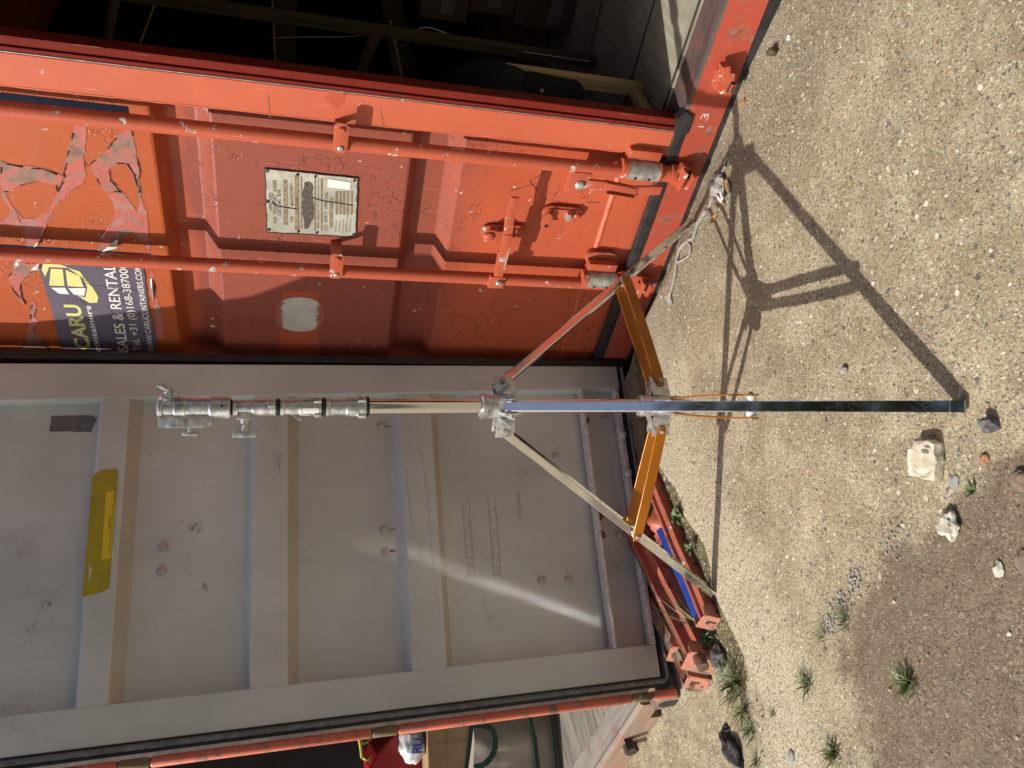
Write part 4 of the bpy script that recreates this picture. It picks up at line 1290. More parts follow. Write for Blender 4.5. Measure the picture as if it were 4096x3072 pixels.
# the door leaf, seen from inside (local x to the right, y away from the camera)
H = Vector((-1.091, 2.509, 0))
G_ANG = 24.0
rel = Matrix.Rotation(R(-B_ANG), 3, 'Z') @ (H - Vector((-1.131, 2.477, -.039))) / 1.028
GT = 2.66
def OUT_OF_SQUARE(v):
    """the leaf is a little out of square: taller and wider towards its free edge"""
    t = 1.0381 / (1 - 0.0297 * v.x)
    return Vector((v.x * 1.0357 / (1 - 0.0297 * v.x), v.y, 1.4 + (v.z - 1.4) * t))
WARP['fn'] = OUT_OF_SQUARE
mb = MB()
gprof = [(GT, .045), (1.964, .045), (1.955, .0), (1.872, .0), (1.836, .045), (1.487, .045), (1.477, .0), (1.366, .0), (1.332, .045),
         (.995, .045), (.970, .0), (.855, .0), (.830, .045), (.085, .045)]
xs = [.10 + i * (1.10 - .10) / 20 for i in range(21)]
grid = [[mb.bm.verts.new((x, y + .0022 * noise.noise(Vector((x * 3, z * 3, 2))), z)) for x in xs] for z, y in gprof]
for a, b in zip(grid, grid[1:]):
    for i in range(len(xs) - 1):
        mb.bm.faces.new((a[i], a[i + 1], b[i + 1], b[i]))
bmesh.ops.recalc_face_normals(mb.bm, faces=mb.bm.faces[:])
if sum(f.normal.y for f in mb.bm.faces) > 0:
    bmesh.ops.reverse_faces(mb.bm, faces=mb.bm.faces[:])
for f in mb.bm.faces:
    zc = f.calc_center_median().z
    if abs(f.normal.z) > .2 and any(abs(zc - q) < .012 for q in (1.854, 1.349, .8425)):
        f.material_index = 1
mb.shear(OUT_OF_SQUARE)
GD = mb.build('door_leaf', [M_grey, M_ribunder], CB, loc=rel, rot=(0, 0, R(G_ANG - B_ANG)), label='open door leaf, grey inner face')
GD.scale = (1 / 1.028,) * 3
bev = GD.modifiers.new('bevel', 'BEVEL')
bev.width = .006
bev.segments = 3
bev.limit_method = 'ANGLE'
bev.angle_limit = R(25)
mb = MB()
mb.prism([(0, .078), (0, GT), (.108, GT), (.112, .078)], 'y', -.002, .052, .004)
mb.build('door_stile', M_grey, GD)
mb = MB()
mb.prism([(1.098, .072), (1.075, 1.0), (1.050, 2.2), (1.042, GT), (1.172, GT), (1.194, .072)], 'y', -.002, .052, .004)
mb.build('door_stile', M_grey, GD)
mb = MB()
mb.box((.112, -.012, .238), (1.097, .036, .250), .003)
mb.box((.112, -.004, .078), (1.097, .036, .098), .004)
mb.box((.112, .030, .060), (1.097, .05, .085))
mb.build('bottom_rail', M_greyedge, GD)
mb = MB()                                        # outer skin of the leaf
mb.box((.002, .054, .07), (1.19, .060, GT))
mb.build('outer_skin', M_sill, GD)
mb = MB()
mb.box((-.034, .0, .046), (-.001, .060, GT), .003)
mb.box((-.034, .0, .040), (1.222, .060, .070), .003)
mb.box((1.195, .0, .046), (1.222, .060, GT), .003)
mb.build('gasket', M_rub, GD)
mb = MB()
mb.tube([(-.015, -.003, .066), (-.015, -.003, GT)], .0085, 10)
mb.tube([(-.015, -.003, .066), (-.008, -.003, .056), (.012, -.003, .053), (1.19, -.001, .050)], .0065, 8)
mb.build('gasket_bead', M_rubgrey, GD)
mb = MB()
prev = .27
segs = [(.03, .125, 0), (.128, .205, 1), (.208, 1.025, 0), (1.03, 1.108, 1), (1.113, 1.745, 0), (1.75, 1.83, 1), (1.835, GT, 0)]
for a, b, m_ in segs:
    mb.tube([(-.060, -.004, a), (-.060, -.004, a + .004), (-.060, -.004, b - .004), (-.060, -.004, b)], [.013, .0155, .0155, .013], 18, mat=m_)
M_greasy = container_paint('greasy_hinge', (.20, .15, .06), worn=.7, crackle=0)
mb.build('hinge_tube', [M_tubeedge, M_greasy], GD)
def bolts(pts, mat, y=.045):
    for x, z in pts:
        mb = MB()
        mb.lathe([(.0165, 0), (.0165, -.0025), (.0125, -.004), (.0125, -.0075), (.010, -.010), (.006, -.0115), (.002, -.012)], (x, y, z), 20, 'y')
        mb.build('bolt', mat, GD)
bolts([(.834, .368), (.367, .371), (.374, .477), (.964, 1.036), (.586, 1.042), (.510, 1.041), (.567, 1.750), (.491, 1.750)], M_bolt)
bolts([(.984, .136), (.600, .141), (.519, .143)], M_bolt)
bolts([(.981, .221), (.594, .218), (.524, .218)], M_rustbolt)
bolts([(.905, .089), (.750, .090)], M_greyedge, -.003)
mb = MB()                                        # rust runs below bolts
for x, z, l in ((.586, 1.022, .055), (.510, 1.022, .045), (.514, 1.022, .03), (.964, 1.018, .06), (.594, .20, .05)):
    pts = [(x - .0025, z), (x + .0025, z), (x + .0015, z - l * .6), (x + .003, z - l), (x + .001, z - l), (x - .001, z - l * .5)]
    flat(mb, pts, .0444)
mb.build('rust_runs', M_fleck, GD)
# tapes, label, residues and smudges
mb = MB()
mb.prism(jag([(.957, 1.985), (.960, 2.108), (1.012, 2.106), (1.014, 1.992), (1.006, 1.972), (.985, 1.978)], .0012, .012, 3), 'y', .0436, .0444)
mb.build('cloth_tape', M_duct, GD, label='short torn strip of dark grey cloth tape')
mb = MB()
yt = jag([(.800, 1.958), (.812, 1.940), (.818, 1.896), (.805, 1.890), (.60, 1.889), (.442, 1.889), (.432, 1.91), (.424, 1.945), (.422, 1.9545), (.60, 1.9545)], .0007, .01, 4)
flat(mb, yt, -.0012)
flat(mb, [(.80, 1.9545), (.422, 1.9545), (.424, 1.962), (.795, 1.962)], .0)
mb.build('yellow_tape', M_ytape, GD, label='wide strip of olive yellow parcel tape')
mb = MB()
mb.prism(jag([(.742, 1.919), (.744, 1.893), (.66, 1.8905), (.531, 1.890), (.529, 1.918)], .0006, .01, 6), 'y', -.0024, -.0016)
for i in range(1):
    mb.box((.555, -.0027, 1.8955), (.738, -.0023, 1.8965), mat=1)
text_into(mb, '拼箱货物装箱图', .618, .663, 1.9005, 1.9045, -.0028, 0, 1)
mb.prism(jag([(.570, 1.8895), (.531, 1.8895), (.531, 1.881), (.548, 1.882), (.556, 1.884)], .0008, .006, 7), 'y', -.0016, -.0010, mat=2)
mb.build('paper_label', [M_ylab, M_blk, M_wht], GD, label='torn bright yellow paper label with small black writing')
mb = MB()
for i, (x0, x1, z0, z1) in enumerate(((.404, .682, .726, .752), (.397, .692, .627, .654), (.586, .702, .531, .540))):
    mb.prism(jag([(x0, z0), (x1, z0 + .002), (x1, z1), (x0, z1)], .0012, .015, i), 'y', .0440, .0446)
mb.build('tape_residue', M_resid, GD)
M_line = simple('residue_edge', (.36, .36, .34), .6, 0, .3, 60)
mb = MB()
for i, (x0, x1, z0, z1) in enumerate(((.404, .682, .726, .752), (.397, .692, .627, .654), (.586, .702, .531, .540))):
    for (a, b), (c, d) in (((x0, z0), (x1, z0)), ((x0, z1), (x1, z1))):
        prevp = (a, b)
        for q in range(1, 16):
            cur = (a + (c - a) * q / 15 + rr.uniform(-.001, .001), b + rr.uniform(-.0008, .0008))
            mb.bar((prevp[0], .0438, prevp[1]), (cur[0], .0438, cur[1]), .0012, .0009, (0, 1, 0))
            prevp = cur
mb.build('residue_edges', M_line, GD)
mb = MB()
def smudge(cx, cz, w, h, y, n, seed):
    r_ = random.Random(seed)
    for _ in range(n):
        x, z = cx + r_.gauss(0, .35) * w, cz + r_.gauss(0, .35) * h
        a, b = r_.uniform(.002, .009), r_.uniform(.001, .004)
        flat(mb, [(x + a * math.cos(t) * r_.uniform(.6, 1.2), z + b * math.sin(t) * r_.uniform(.6, 1.2)) for t in [k * 1.047 for k in range(6)]], y)
smudge(.42, 2.07, .05, .03, .0442, 60, 1)
smudge(.35, 2.10, .03, .03, .0442, 18, 2)
smudge(.63, 1.66, .025, .03, .0442, 30, 3)
smudge(.43, 1.62, .02, .01, .0442, 14, 6)
smudge(.82, 1.40, .05, .03, -.0012, 26, 8)
mb.build('smudges', M_smudge, GD)
mb = MB()
def crackline(pts, y, w=.0007):
    for (a, b), (c, d) in zip(pts, pts[1:]):
        prevp = (a, b)
        n_ = max(2, int(math.hypot(c - a, d - b) / .012))
        for q in range(1, n_ + 1):
            cur = (a + (c - a) * q / n_ + rr.uniform(-.0015, .0015), b + (d - b) * q / n_ + rr.uniform(-.0015, .0015))
            mb.bar((prevp[0], y, prevp[1]), (cur[0], y, cur[1]), w, .0004 + .0006 * rr.random(), (0, 1, 0))
            prevp = cur
crackline([(.88, .905), (.80, .895), (.70, .888), (.60, .886), (.50, .885), (.42, .882), (.34, .875), (.29, .868), (.26, .895), (.24, .93)], -.0012)
crackline([(.78, .957), (.66, .955), (.58, .945), (.53, .93), (.45, .92)], -.0012)
crackline([(.27, 1.04), (.262, .985)], .0440)
crackline([(.31, .40), (.30, .36)], .0440)
crackline([(.16, .165), (.155, .12), (.20, .11)], .0440)
mb.build('paint_cracks', M_line, GD)

WARP.clear()
# ------------------------------------------------------------------ things stored in the grey-door container
K0, K_ANG = (-1.568, 3.304), 14.6
def kthing(name, label, cat, y, group=None):
    c, s_ = math.cos(R(K_ANG)), math.sin(R(K_ANG))
    o = thing(name, label, cat, ((K0[0] - s_ * y) * 1.028, (K0[1] + c * y) * 1.028, 1.4 + (.142 - 1.4) * 1.028), K_ANG, group)
    o.scale = (1.028,) * 3
    return o
Z0 = .142
o = kthing('storage_bag', 'beige canvas bag with dark green trim standing on the container floor', 'bag', 0)
mb = MB()
nx_, nz_ = 30, 22
gr = []
for j in range(nz_ + 1):
    v = j / nz_
    row = []
    for i in range(nx_ + 1):
        u = i / nx_
        x = -.62 + (.062 + .62) * u
        ztop = .415 + .02 * math.sin(u * 5)
        z = v * ztop
        bul = .035 * math.sin(math.pi * min(1, v * 1.02)) ** .6
        fold = .010 * noise.noise(Vector((x * 9, z * 6, 3))) + .006 * noise.noise(Vector((x * 30, z * 14, 8)))
        edge = max(0, (u - .80) / .20)
        row.append(mb.bm.verts.new((x, -bul * (1 - edge ** 2) + fold + edge ** 2 * .10, z)))
    gr.append(row)
for a, b in zip(gr, gr[1:]):
    for i in range(nx_):
        f = mb.bm.faces.new((a[i], a[i + 1], b[i + 1], b[i]))
        f.smooth = True
top = gr[-1]
back = [mb.bm.verts.new((v.co.x, .14, v.co.z - .01)) for v in top]
botb = [mb.bm.verts.new((v.co.x, .14, 0)) for v in gr[0]]
for i in range(nx_):
    mb.bm.faces.new((top[i], top[i + 1], back[i + 1], back[i]))
    mb.bm.faces.new((back[i], back[i + 1], botb[i + 1], botb[i]))
mb.build('bag_body', M_canvas, o)
def strap(pts, w, y, name='trim'):
    mb = MB()
    for (a, b), (c, d) in zip(pts, pts[1:]):
        mb.bar((a, y, b - Z0), (c, y, d - Z0), .004, w, (0, 1, 0), .001)
    mb.build(name, M_green, o)
strap([(.052, .552), (-.033, .566), (-.157, .592), (-.30, .60)], .020, -.030)
strap([(.058, .288), (.02, .283), (-.07, .268), (-.201, .262), (-.35, .262)], .020, -.045)
strap([(.060, .192), (-.0, .178), (-.10, .172), (-.215, .172), (-.35, .170)], .012, -.042)
strap([(.024, .548), (.018, .505), (.000, .470), (-.034, .455), (-.09, .460), (-.122, .482), (-.145, .515), (-.150, .56)], .026, -.050, 'bag_handle')
o = kthing('cardboard_box', 'tall brown cardboard box behind the beige bag', 'box', .15)
mb = MB()
mb.box((-.40, 0, 0), (.018, .28, .586), .004)
mb.box((-.401, -.0015, .497), (.019, .0, .4985), mat=1)
mb.box((-.075, -.0015, .0), (-.0735, .0, .586), mat=1)
mb.build('box_body', [M_card, M_card], o)
o = kthing('carrier_bag', 'white plastic carrier bag with blue letters lying on the cardboard box', 'carrier bag', .20)
mb = MB()
r = bmesh.ops.create_icosphere(mb.bm, subdivisions=4, radius=1)
for v in r['verts']:
    p = v.co.copy()
    k = 1 + .16 * noise.noise(p * 2.2) + .07 * noise.noise(p * 6)
    v.co = Vector((-.075 + p.x * .085 * k, .03 + p.y * .06 * k, .645 + p.z * .060 * k))
for f in mb.bm.faces:
    f.smooth = True
mb.build('bag_body', M_poly, o)
mb = MB()
text_into(mb, 'RU', 0, 1, 0, 1, 0, .03)
for v in mb.bm.verts:
    u, w = v.co.x, v.co.z
    v.co = Vector((-.105 + u * .062 + w * .004, -.036 + .006 * abs(u - .5), .612 + w * .048 - u * .012))
mb.build('lettering', M_blueink, o)
o = kthing('plastic_crate', 'dark red plastic crate in the dark behind the cardboard box', 'crate', .32)
mb = MB()
mb.prism([(-.40, 0), (-.40, .82), (-.17, .836), (-.115, .80), (-.02, .70), (.02, .66), (.02, 0)], 'y', 0, .3, .012)
mb.build('crate_body', M_red, o)
mb = MB()
mb.bar((-.33, -.003, .56), (-.05, -.003, .66), .004, .008, (0, 1, 0), .001)
mb.build('crate_rim', M_red, o)
o = kthing('folding_trolley', 'chipped yellow and black tubular frame hanging above the red crate', 'trolley', .42)
mb = MB()
zz = -.142
mb.tube([(-.02, 0, 1.02 + zz), (-.08, 0, 1.006 + zz), (-.142, 0, .999 + zz), (-.153, 0, .985 + zz), (-.10, -.01, .885 + zz), (-.04, -.01, .815 + zz), (.03, -.01, .77 + zz)], .0095, 10)
mb.tube([(.03, .01, .985 + zz), (-.04, .01, .978 + zz), (-.078, .01, .972 + zz), (-.03, .01, .915 + zz), (.03, .01, .87 + zz)], .0085, 10)
mb.tube([(-.078, .0, 1.004 + zz), (-.078, 0, .974 + zz)], .007, 8)
mb.build('frame_tube', M_yelpaint, o)
mb = MB()
mb.bar((-.150, -.004, .980 + zz), (-.10, -.008, .878 + zz), .012, .012, (0, 1, 0), .003)
mb.bar((-.06, .02, .94 + zz), (.03, .02, .84 + zz), .03, .03, (0, 1, 0), .006)
mb.build('black_padding', M_blk, o)

# ------------------------------------------------------------------ things stored in the orange-door container
cA, sA = math.cos(R(A_ANG)), math.sin(R(A_ANG))
def athing(name, label, cat, s, y, z=0.15, group=None):
    return thing(name, label, cat, (A0[0] + cA * s - sA * y, A0[1] + sA * s + cA * y, z), A_ANG, group)
# pale trestle frame on the floor
o = athing('timber_trestle', 'pale pine timber frame standing just behind the closed door leaf', 'timber frame', .165, .10)
MB().box((-.028, .0, .0), (.0, .032, .60), .002).build('post', M_pine, o)
MB().box((-.034, .205, .0), (.008, .24, .52), .002).build('post', M_pine, o)
MB().box((-.028, .034, .022), (.0, .203, .062), .002).build('cross_rail', M_pine_h, o)
# tall post, jacket, boards, tubes, cable, boxes
o = tag(MB().box((-.036, .0, 0), (.0, .040, 2.4), .002).build('timber_post', M_darkwood, None, (A0[0] + cA * .012 - sA * .80, A0[1] + sA * .012 + cA * .80, .15), (0, 0, R(A_ANG))),
        'long upright timber post in the dark container', 'post')
o = athing('jacket', 'black jacket draped over the pale timber frame', 'jacket', .0, .0, 0)
mb = MB()
JA = [((.06, .25, .905), .012), ((.09, .24, .87), .050), ((.12, .22, .82), .085), ((.150, .20, .75), .105), ((.165, .20, .68), .090), ((.165, .20, .615), .050)]
n_ = 28
rings = []
for k, ((x, y, z), r_) in enumerate(JA):
    ring = []
    for i in range(n_):
        t = 2 * math.pi * i / n_
        rad = r_ * (1 + .30 * noise.noise(Vector((math.cos(t) * 2, math.sin(t) * 2, z * 9))) + .13 * math.sin(t * 5 + z * 22) + .05 * math.sin(t * 11 + z * 5))
        ring.append(mb.bm.verts.new((x + rad * math.cos(t) * .75, y + rad * math.sin(t), z + .02 * math.sin(t * 2))))
    rings.append(ring)
for a, b in zip(rings, rings[1:]):
    for i in range(n_):
        mb.bm.faces.new((a[i], a[(i + 1) % n_], b[(i + 1) % n_], b[i])).smooth = True
mb.bm.faces.new(rings[0])
mb.bm.faces.new(rings[-1][::-1])
jb = mb.build('jacket_body', M_jacket, o)
jb.modifiers.new('sub', 'SUBSURF').render_levels = 2
mb = MB()                                              # sleeve with cuff
pts = [Vector((.165, .19, .66)), Vector((.175, .17, .60)), Vector((.180, .165, .53)), Vector((.178, .18, .47)), Vector((.172, .20, .44))]
mb.tube(pts, [.060, .056, .050, .042, .036], 20)
for v in mb.bm.verts:
    v.co += Vector((1, 1, 0)) * .008 * noise.noise(v.co * 28)
sl = mb.build('sleeve', M_jacket, o)
sl.modifiers.new('sub', 'SUBSURF').render_levels = 2
mb = MB()
mb.lathe([(.007, 0), (.007, -.002), (.004, -.003)], (.205, .118, .60), 14, 'y')
mb.build('snap_button', M_galv, o)
for i, (s, y, z, lab) in enumerate(((-.40, 1.38, 0, 'dark upright board nearer the top in the dark container'), (-.41, 1.38, 0, 'dark upright board lower down'))):
    pass
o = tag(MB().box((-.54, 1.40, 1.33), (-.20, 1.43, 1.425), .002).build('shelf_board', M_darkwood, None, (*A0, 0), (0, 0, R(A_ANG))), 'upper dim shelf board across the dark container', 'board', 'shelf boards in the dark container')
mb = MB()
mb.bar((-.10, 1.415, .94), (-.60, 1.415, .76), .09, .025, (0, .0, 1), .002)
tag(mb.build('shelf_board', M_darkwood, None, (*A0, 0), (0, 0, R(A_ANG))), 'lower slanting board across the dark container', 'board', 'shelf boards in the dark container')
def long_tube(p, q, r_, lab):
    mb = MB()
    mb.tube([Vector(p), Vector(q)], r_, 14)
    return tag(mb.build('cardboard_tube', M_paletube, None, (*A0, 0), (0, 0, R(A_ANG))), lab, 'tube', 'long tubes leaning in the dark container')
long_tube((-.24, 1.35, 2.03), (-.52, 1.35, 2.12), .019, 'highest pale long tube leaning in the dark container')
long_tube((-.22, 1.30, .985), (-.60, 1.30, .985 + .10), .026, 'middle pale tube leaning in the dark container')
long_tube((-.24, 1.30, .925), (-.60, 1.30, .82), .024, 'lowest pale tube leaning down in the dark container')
def stick(p, q, lab):
    mb = MB()
    mb.bar(p, q, .008, .008, None, .001)
    tag(mb.build('thin_stick', M_pine, None, (*A0, 0), (0, 0, R(A_ANG))), lab, 'stick', 'thin pale sticks in the dark container')
stick((-.22, 1.36, 1.87), (-.52, 1.36, 2.0), 'highest thin pale stick in the dark container')
stick((-.20, 1.36, 1.43), (-.56, 1.36, 1.415), 'thin pale stick along the upper shelf board')
stick((-.16, 1.26, .94), (-.60, 1.26, .80), 'thin pale stick beside the lower tubes')
mb = MB()
cp = [(-.131, .9, 1.43), (-.096, .88, 1.279), (-.058, .85, 1.14), (-.029, .85, 1.047), (-.034, .85, .949), (-.031, .86, .897), (.003, .86, .885), (.014, .86, .837), (-.001, .84, .703), (.003, .80, .46), (.02, .76, .2)]
sm = []
for i in range(len(cp) - 1):
    for k in range(5):
        t = k / 5
        p0_, p1_, p2_, p3_ = (Vector(cp[max(0, min(len(cp) - 1, j))]) for j in (i - 1, i, i + 1, i + 2))
        sm.append(.5 * ((2 * p1_) + (p2_ - p0_) * t + (2 * p0_ - 5 * p1_ + 4 * p2_ - p3_) * t * t + (-p0_ + 3 * p1_ - 3 * p2_ + p3_) * t ** 3))
sm.append(Vector(cp[-1]))
mb.tube(sm, .0028, 8)
tag(mb.build('cable', M_cable, None, (*A0, 0), (0, 0, R(A_ANG))), 'thin white cable drooping past the upright timber post', 'cable')
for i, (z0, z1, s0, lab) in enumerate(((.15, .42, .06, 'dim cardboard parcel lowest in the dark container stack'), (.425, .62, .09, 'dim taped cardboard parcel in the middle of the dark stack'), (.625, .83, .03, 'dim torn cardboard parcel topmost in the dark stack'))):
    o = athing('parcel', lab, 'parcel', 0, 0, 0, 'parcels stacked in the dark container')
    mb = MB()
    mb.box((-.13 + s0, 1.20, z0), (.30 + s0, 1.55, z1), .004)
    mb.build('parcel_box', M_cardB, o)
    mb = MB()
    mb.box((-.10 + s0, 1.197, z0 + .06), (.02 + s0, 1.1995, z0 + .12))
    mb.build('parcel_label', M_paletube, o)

# ------------------------------------------------------------------ racking beams lying between the containers
def beam_u(mats, root, ang, L, label, prof, z=-.030):
    o = thing('racking_beam', label, 'racking beam', (*root, z), ang)
    mb = MB()
    mb.prism(prof, 'x', 0, L, .0015)
    bmesh.ops.subdivide_edges(mb.bm, edges=[e for e in mb.bm.edges if e.calc_length() > .5], cuts=30)
    for f in mb.bm.faces:
        f.smooth = True
    for v in mb.bm.verts:
        v.co.z += .003 * noise.noise(v.co * 7)
        v.co.y += .0025 * noise.noise(v.co * 5 + Vector((4, 0, 0)))
    mb.build('channel', mats, o)
    return o
U1 = [(0, 0), (0, .066), (.022, .072), (.026, .082), (.033, .085), (.039, .080), (.043, .060), (.074, .052), (.074, 0)]
b1 = beam_u([M_beam_or], (-.765, 2.192), 45, .66, 'salmon orange racking beam nearest the concrete slab edge', U1, -.042)
def end_bracket(o, x, t, w=.085, h=.095, lean=.35, name='end_bracket'):
    """folded end plate with a hooked slot, leaning back"""
    mb = MB()
    mb.prism([(t, 0), (t + w * .62, 0), (t + w * .62, h), (t + .006, h), (t, h - .012)], 'x', x - .0045, x, .001)
    mb.prism([(x - .0045, 0), (x + .050, 0), (x + .046, h * .8), (x + .02, h * .96), (x - .0045, h)], 'y', t - .0045, t, .001)
    mb.prism([(x - .0045, .01), (x + .035, .015), (x + .030, h * .95), (x - .0045, h)], 'y', t + w * .62, t + w * .62 + .0045, .001)
    a, b = t + w * .22, h * .42
    mb.prism([(a, b), (a + .008, b - .002), (a + .010, b + .018), (a + .024, b + .021), (a + .024, b + .030), (a + .002, b + .028)], 'x', x - .0052, x - .004, mat=1)
    mb.prism(capsule(t + w * .46, h * .22, t + w * .47, h * .25, .0035), 'x', x - .0052, x - .004, mat=1)
    mb.prism(capsule(x + .018, h * .4, x + .021, h * .44, .0045), 'y', t - .0052, t - .004, mat=1)
    for v in mb.bm.verts:
        v.co.x += lean * v.co.z
        v.co += Vector((noise.noise(v.co * 30), noise.noise(v.co * 25), 0)) * .002
    return mb.build(name, [M_beam_end, M_darksteel], o)
end_bracket(b1, -.03, -.004, .115, .085)
b2 = beam_u([M_beam_bl], (-.770, 2.245), 47, .42, 'cobalt blue racking beam between the two orange beams', [(0, 0), (0, .056), (.040, .064), (.043, .045), (.043, 0)])
U3 = [(0, 0), (0, .050), (.034, .056), (.040, .082), (.047, .085), (.054, .080), (.058, .066), (.085, .062), (.085, 0)]
b3 = beam_u([M_beam_or], (-.905, 2.235), 55, 1.25, 'orange racking beam with worn ridge lying in the middle of the stack', U3)
mb = MB()
mb.prism([(.0595, .0625), (.088, .060), (.088, .068), (.0595, .070)], 'x', .02, 1.2)
mb.build('rusty_flange', M_beam_rust, b3)
end_bracket(b3, -.03, -.006, .15, .10)
mb = MB()                                           # crushed rusty tube end resting against the bracket
mb.lathe([(.017, 0), (.024, .003), (.024, .05), (.016, .055)], (-.055, .012, .066), 20, 'x', sy=.8)
mb.build('pipe_stub', M_beam_rust, b3)
b4 = beam_u([M_beam_rust], (-1.035, 2.300), 57, 1.0, 'dark rusty racking beam half hidden under the grey door', [(0, 0), (0, .050), (.05, .058), (.056, .03), (.056, 0)], -.04)
end_bracket(b4, -.01, -.02, .085, .075)
b5 = beam_u([M_beam_rust], (-.965, 2.420), 60, .9, 'dark rusty racking beam with a pale end plate right under the grey door', [(0, 0), (0, .045), (.06, .05), (.06, 0)], -.04)
end_bracket(b5, -.01, -.01, .11, .07)

mb = MB()
gr_ = []
for j in range(9):
    row = []
    for i in range(9):
        u, v = i / 8 - .5, j / 8 - .5
        row.append(mb.bm.verts.new((u * .13, v * .10, .045 + .035 * math.sin(u * 5 + 1) * math.cos(v * 4) + .014 * noise.noise(Vector((u * 7, v * 7, 2))))))
    gr_.append(row)
for a, b in zip(gr_, gr_[1:]):
    for i in range(8):
        mb.bm.faces.new((a[i], a[i + 1], b[i + 1], b[i])).smooth = True
cp_ = mb.build('crumpled_sheet', M_beam_or, None, (-.53, 2.545, -.02), (0, 0, .8))
cp_.modifiers.new('solid', 'SOLIDIFY').thickness = .002
tag(cp_, 'crumpled red metal sheet where the blue beam ends under the amber brace', 'scrap metal')
# ------------------------------------------------------------------ rope
def gz(x, y):
    return ground_z(x, y)
RP = [(.716, 2.135), (.708, 2.146), (.690, 2.160), (.674, 2.175), (.631, 2.205), (.604, 2.235), (.566, 2.298), (.520, 2.330), (.515, 2.372), (.493, 2.433), (.441, 2.450), (.405, 2.459), (.353, 2.486)]
def catmull(P, n=6):
    out = []
    for i in range(len(P) - 1):
        for k in range(n):
            t = k / n
            a, b, c, d = (P[max(0, min(len(P) - 1, j))] for j in (i - 1, i, i + 1, i + 2))
            out.append(tuple(.5 * ((2 * b[q]) + (c[q] - a[q]) * t + (2 * a[q] - 5 * b[q] + 4 * c[q] - d[q]) * t * t + (-a[q] + 3 * b[q] - 3 * c[q] + d[q]) * t ** 3) for q in range(2)))
    out.append(P[-1])
    return out
def strands(mb, P, r_, n=3, turns=40, lift=.006):
    L = len(P)
    for s_ in range(n):
        path = []
        for i, (x, y) in enumerate(P):
            a = 2 * math.pi * (s_ / n + turns * i / L)
            dx = P[min(i + 1, L - 1)][0] - P[max(i - 1, 0)][0]
            dy = P[min(i + 1, L - 1)][1] - P[max(i - 1, 0)][1]
            l_ = math.hypot(dx, dy) or 1
            path.append((x - dy / l_ * r_ * .8 * math.cos(a), y + dx / l_ * r_ * .8 * math.cos(a), gz(x, y) + lift + r_ * .8 * math.sin(a)))
        mb.tube(path, r_ * .75, 6)
rp = thing('rope', 'frayed grey rope with knotted end lying along the container sill', 'rope', (0, 0, 0))
mb = MB()
strands(mb, catmull(RP, 16), .0042, 3, 34)
strands(mb, catmull([(.448, 2.447), (.452, 2.41), (.462, 2.362), (.490, 2.350), (.512, 2.372)], 16), .0030, 3, 12)
for k in range(46):                                    # frays
    P = RP[rr.randint(4, len(RP) - 1)]
    x, y = P[0] + rr.uniform(-.02, .02), P[1] + rr.uniform(-.02, .02)
    a = rr.uniform(0, 6.28)
    mb.tube([(x, y, gz(x, y) + .003), (x + .008 * math.cos(a), y + .008 * math.sin(a), gz(x, y) + .010), (x + .018 * math.cos(a + .5), y + .018 * math.sin(a + .5), gz(x, y) + .004)], .0007, 4)
for k in range(40):
    a = 2.6 + rr.uniform(-.45, .45)
    x, y = .353, 2.486
    mb.tube([(x, y, gz(x, y) + .006), (x + .03 * math.cos(a), y + .03 * math.sin(a), gz(x, y) + .008), (x + .055 * math.cos(a + .2), y + .055 * math.sin(a + .2), gz(x, y) + .003)], .0011, 4)
mb.build('rope_strands', M_rope, rp)
mb = MB()
for i, (x, y, r_) in enumerate(((.668, 2.182, .021), (.690, 2.163, .019), (.652, 2.166, .018), (.640, 2.192, .014), (.672, 2.150, .015), (.648, 2.205, .013))):
    mb.rock((x, y, gz(x, y) + r_ * .8), (r_, r_, r_ * .85), i, .35, 3)
for k in range(26):
    a = rr.uniform(-.6, .4)
    x, y = .712, 2.140
    mb.tube([(x, y, gz(x, y) + .006), (x + .018 * math.cos(a), y + .02 * math.sin(a), gz(x, y) + .008), (x + .036 * math.cos(a), y + .036 * math.sin(a), gz(x, y) + .003)], .0009, 4)
smooth(mb.build('rope_knots', M_rope, rp), 60)
mb = MB()
for i, (x, y, a) in enumerate(((.640, 2.150, .3), (.618, 2.168, 1.0), (.628, 2.150, .7))):
    mb.box((-.028, -.006, 0), (.028, .006, .004), .001)
    M_ = Matrix.Translation((x, y, gz(x, y) + .004 + .003 * i)) @ Matrix.Rotation(a, 4, 'Z') @ Matrix.Rotation(.2, 4, 'Y')
    for v in mb.bm.verts[-24:]:
        pass
    if i == 0:
        vs_done = 0
    new = [v for v in mb.bm.verts][vs_done:]
    for v in new:
        v.co = M_ @ v.co
    vs_done = len(mb.bm.verts)
mb.build('rope_tape', M_wht, rp)

# ------------------------------------------------------------------ stones and debris
def stone(name, label, cat, x, y, size, mat, seed, rough=.45, sub=3, rz=0.0, group=None, sink=.3):
    mb = MB()
    mb.rock((0, 0, size[2] * (1 - sink)), size, seed, rough, sub)
    o = mb.build(name, mat, None, (x, y, gz(x, y) - .001), (0, 0, rz))
    return tag(o, label, cat, group)
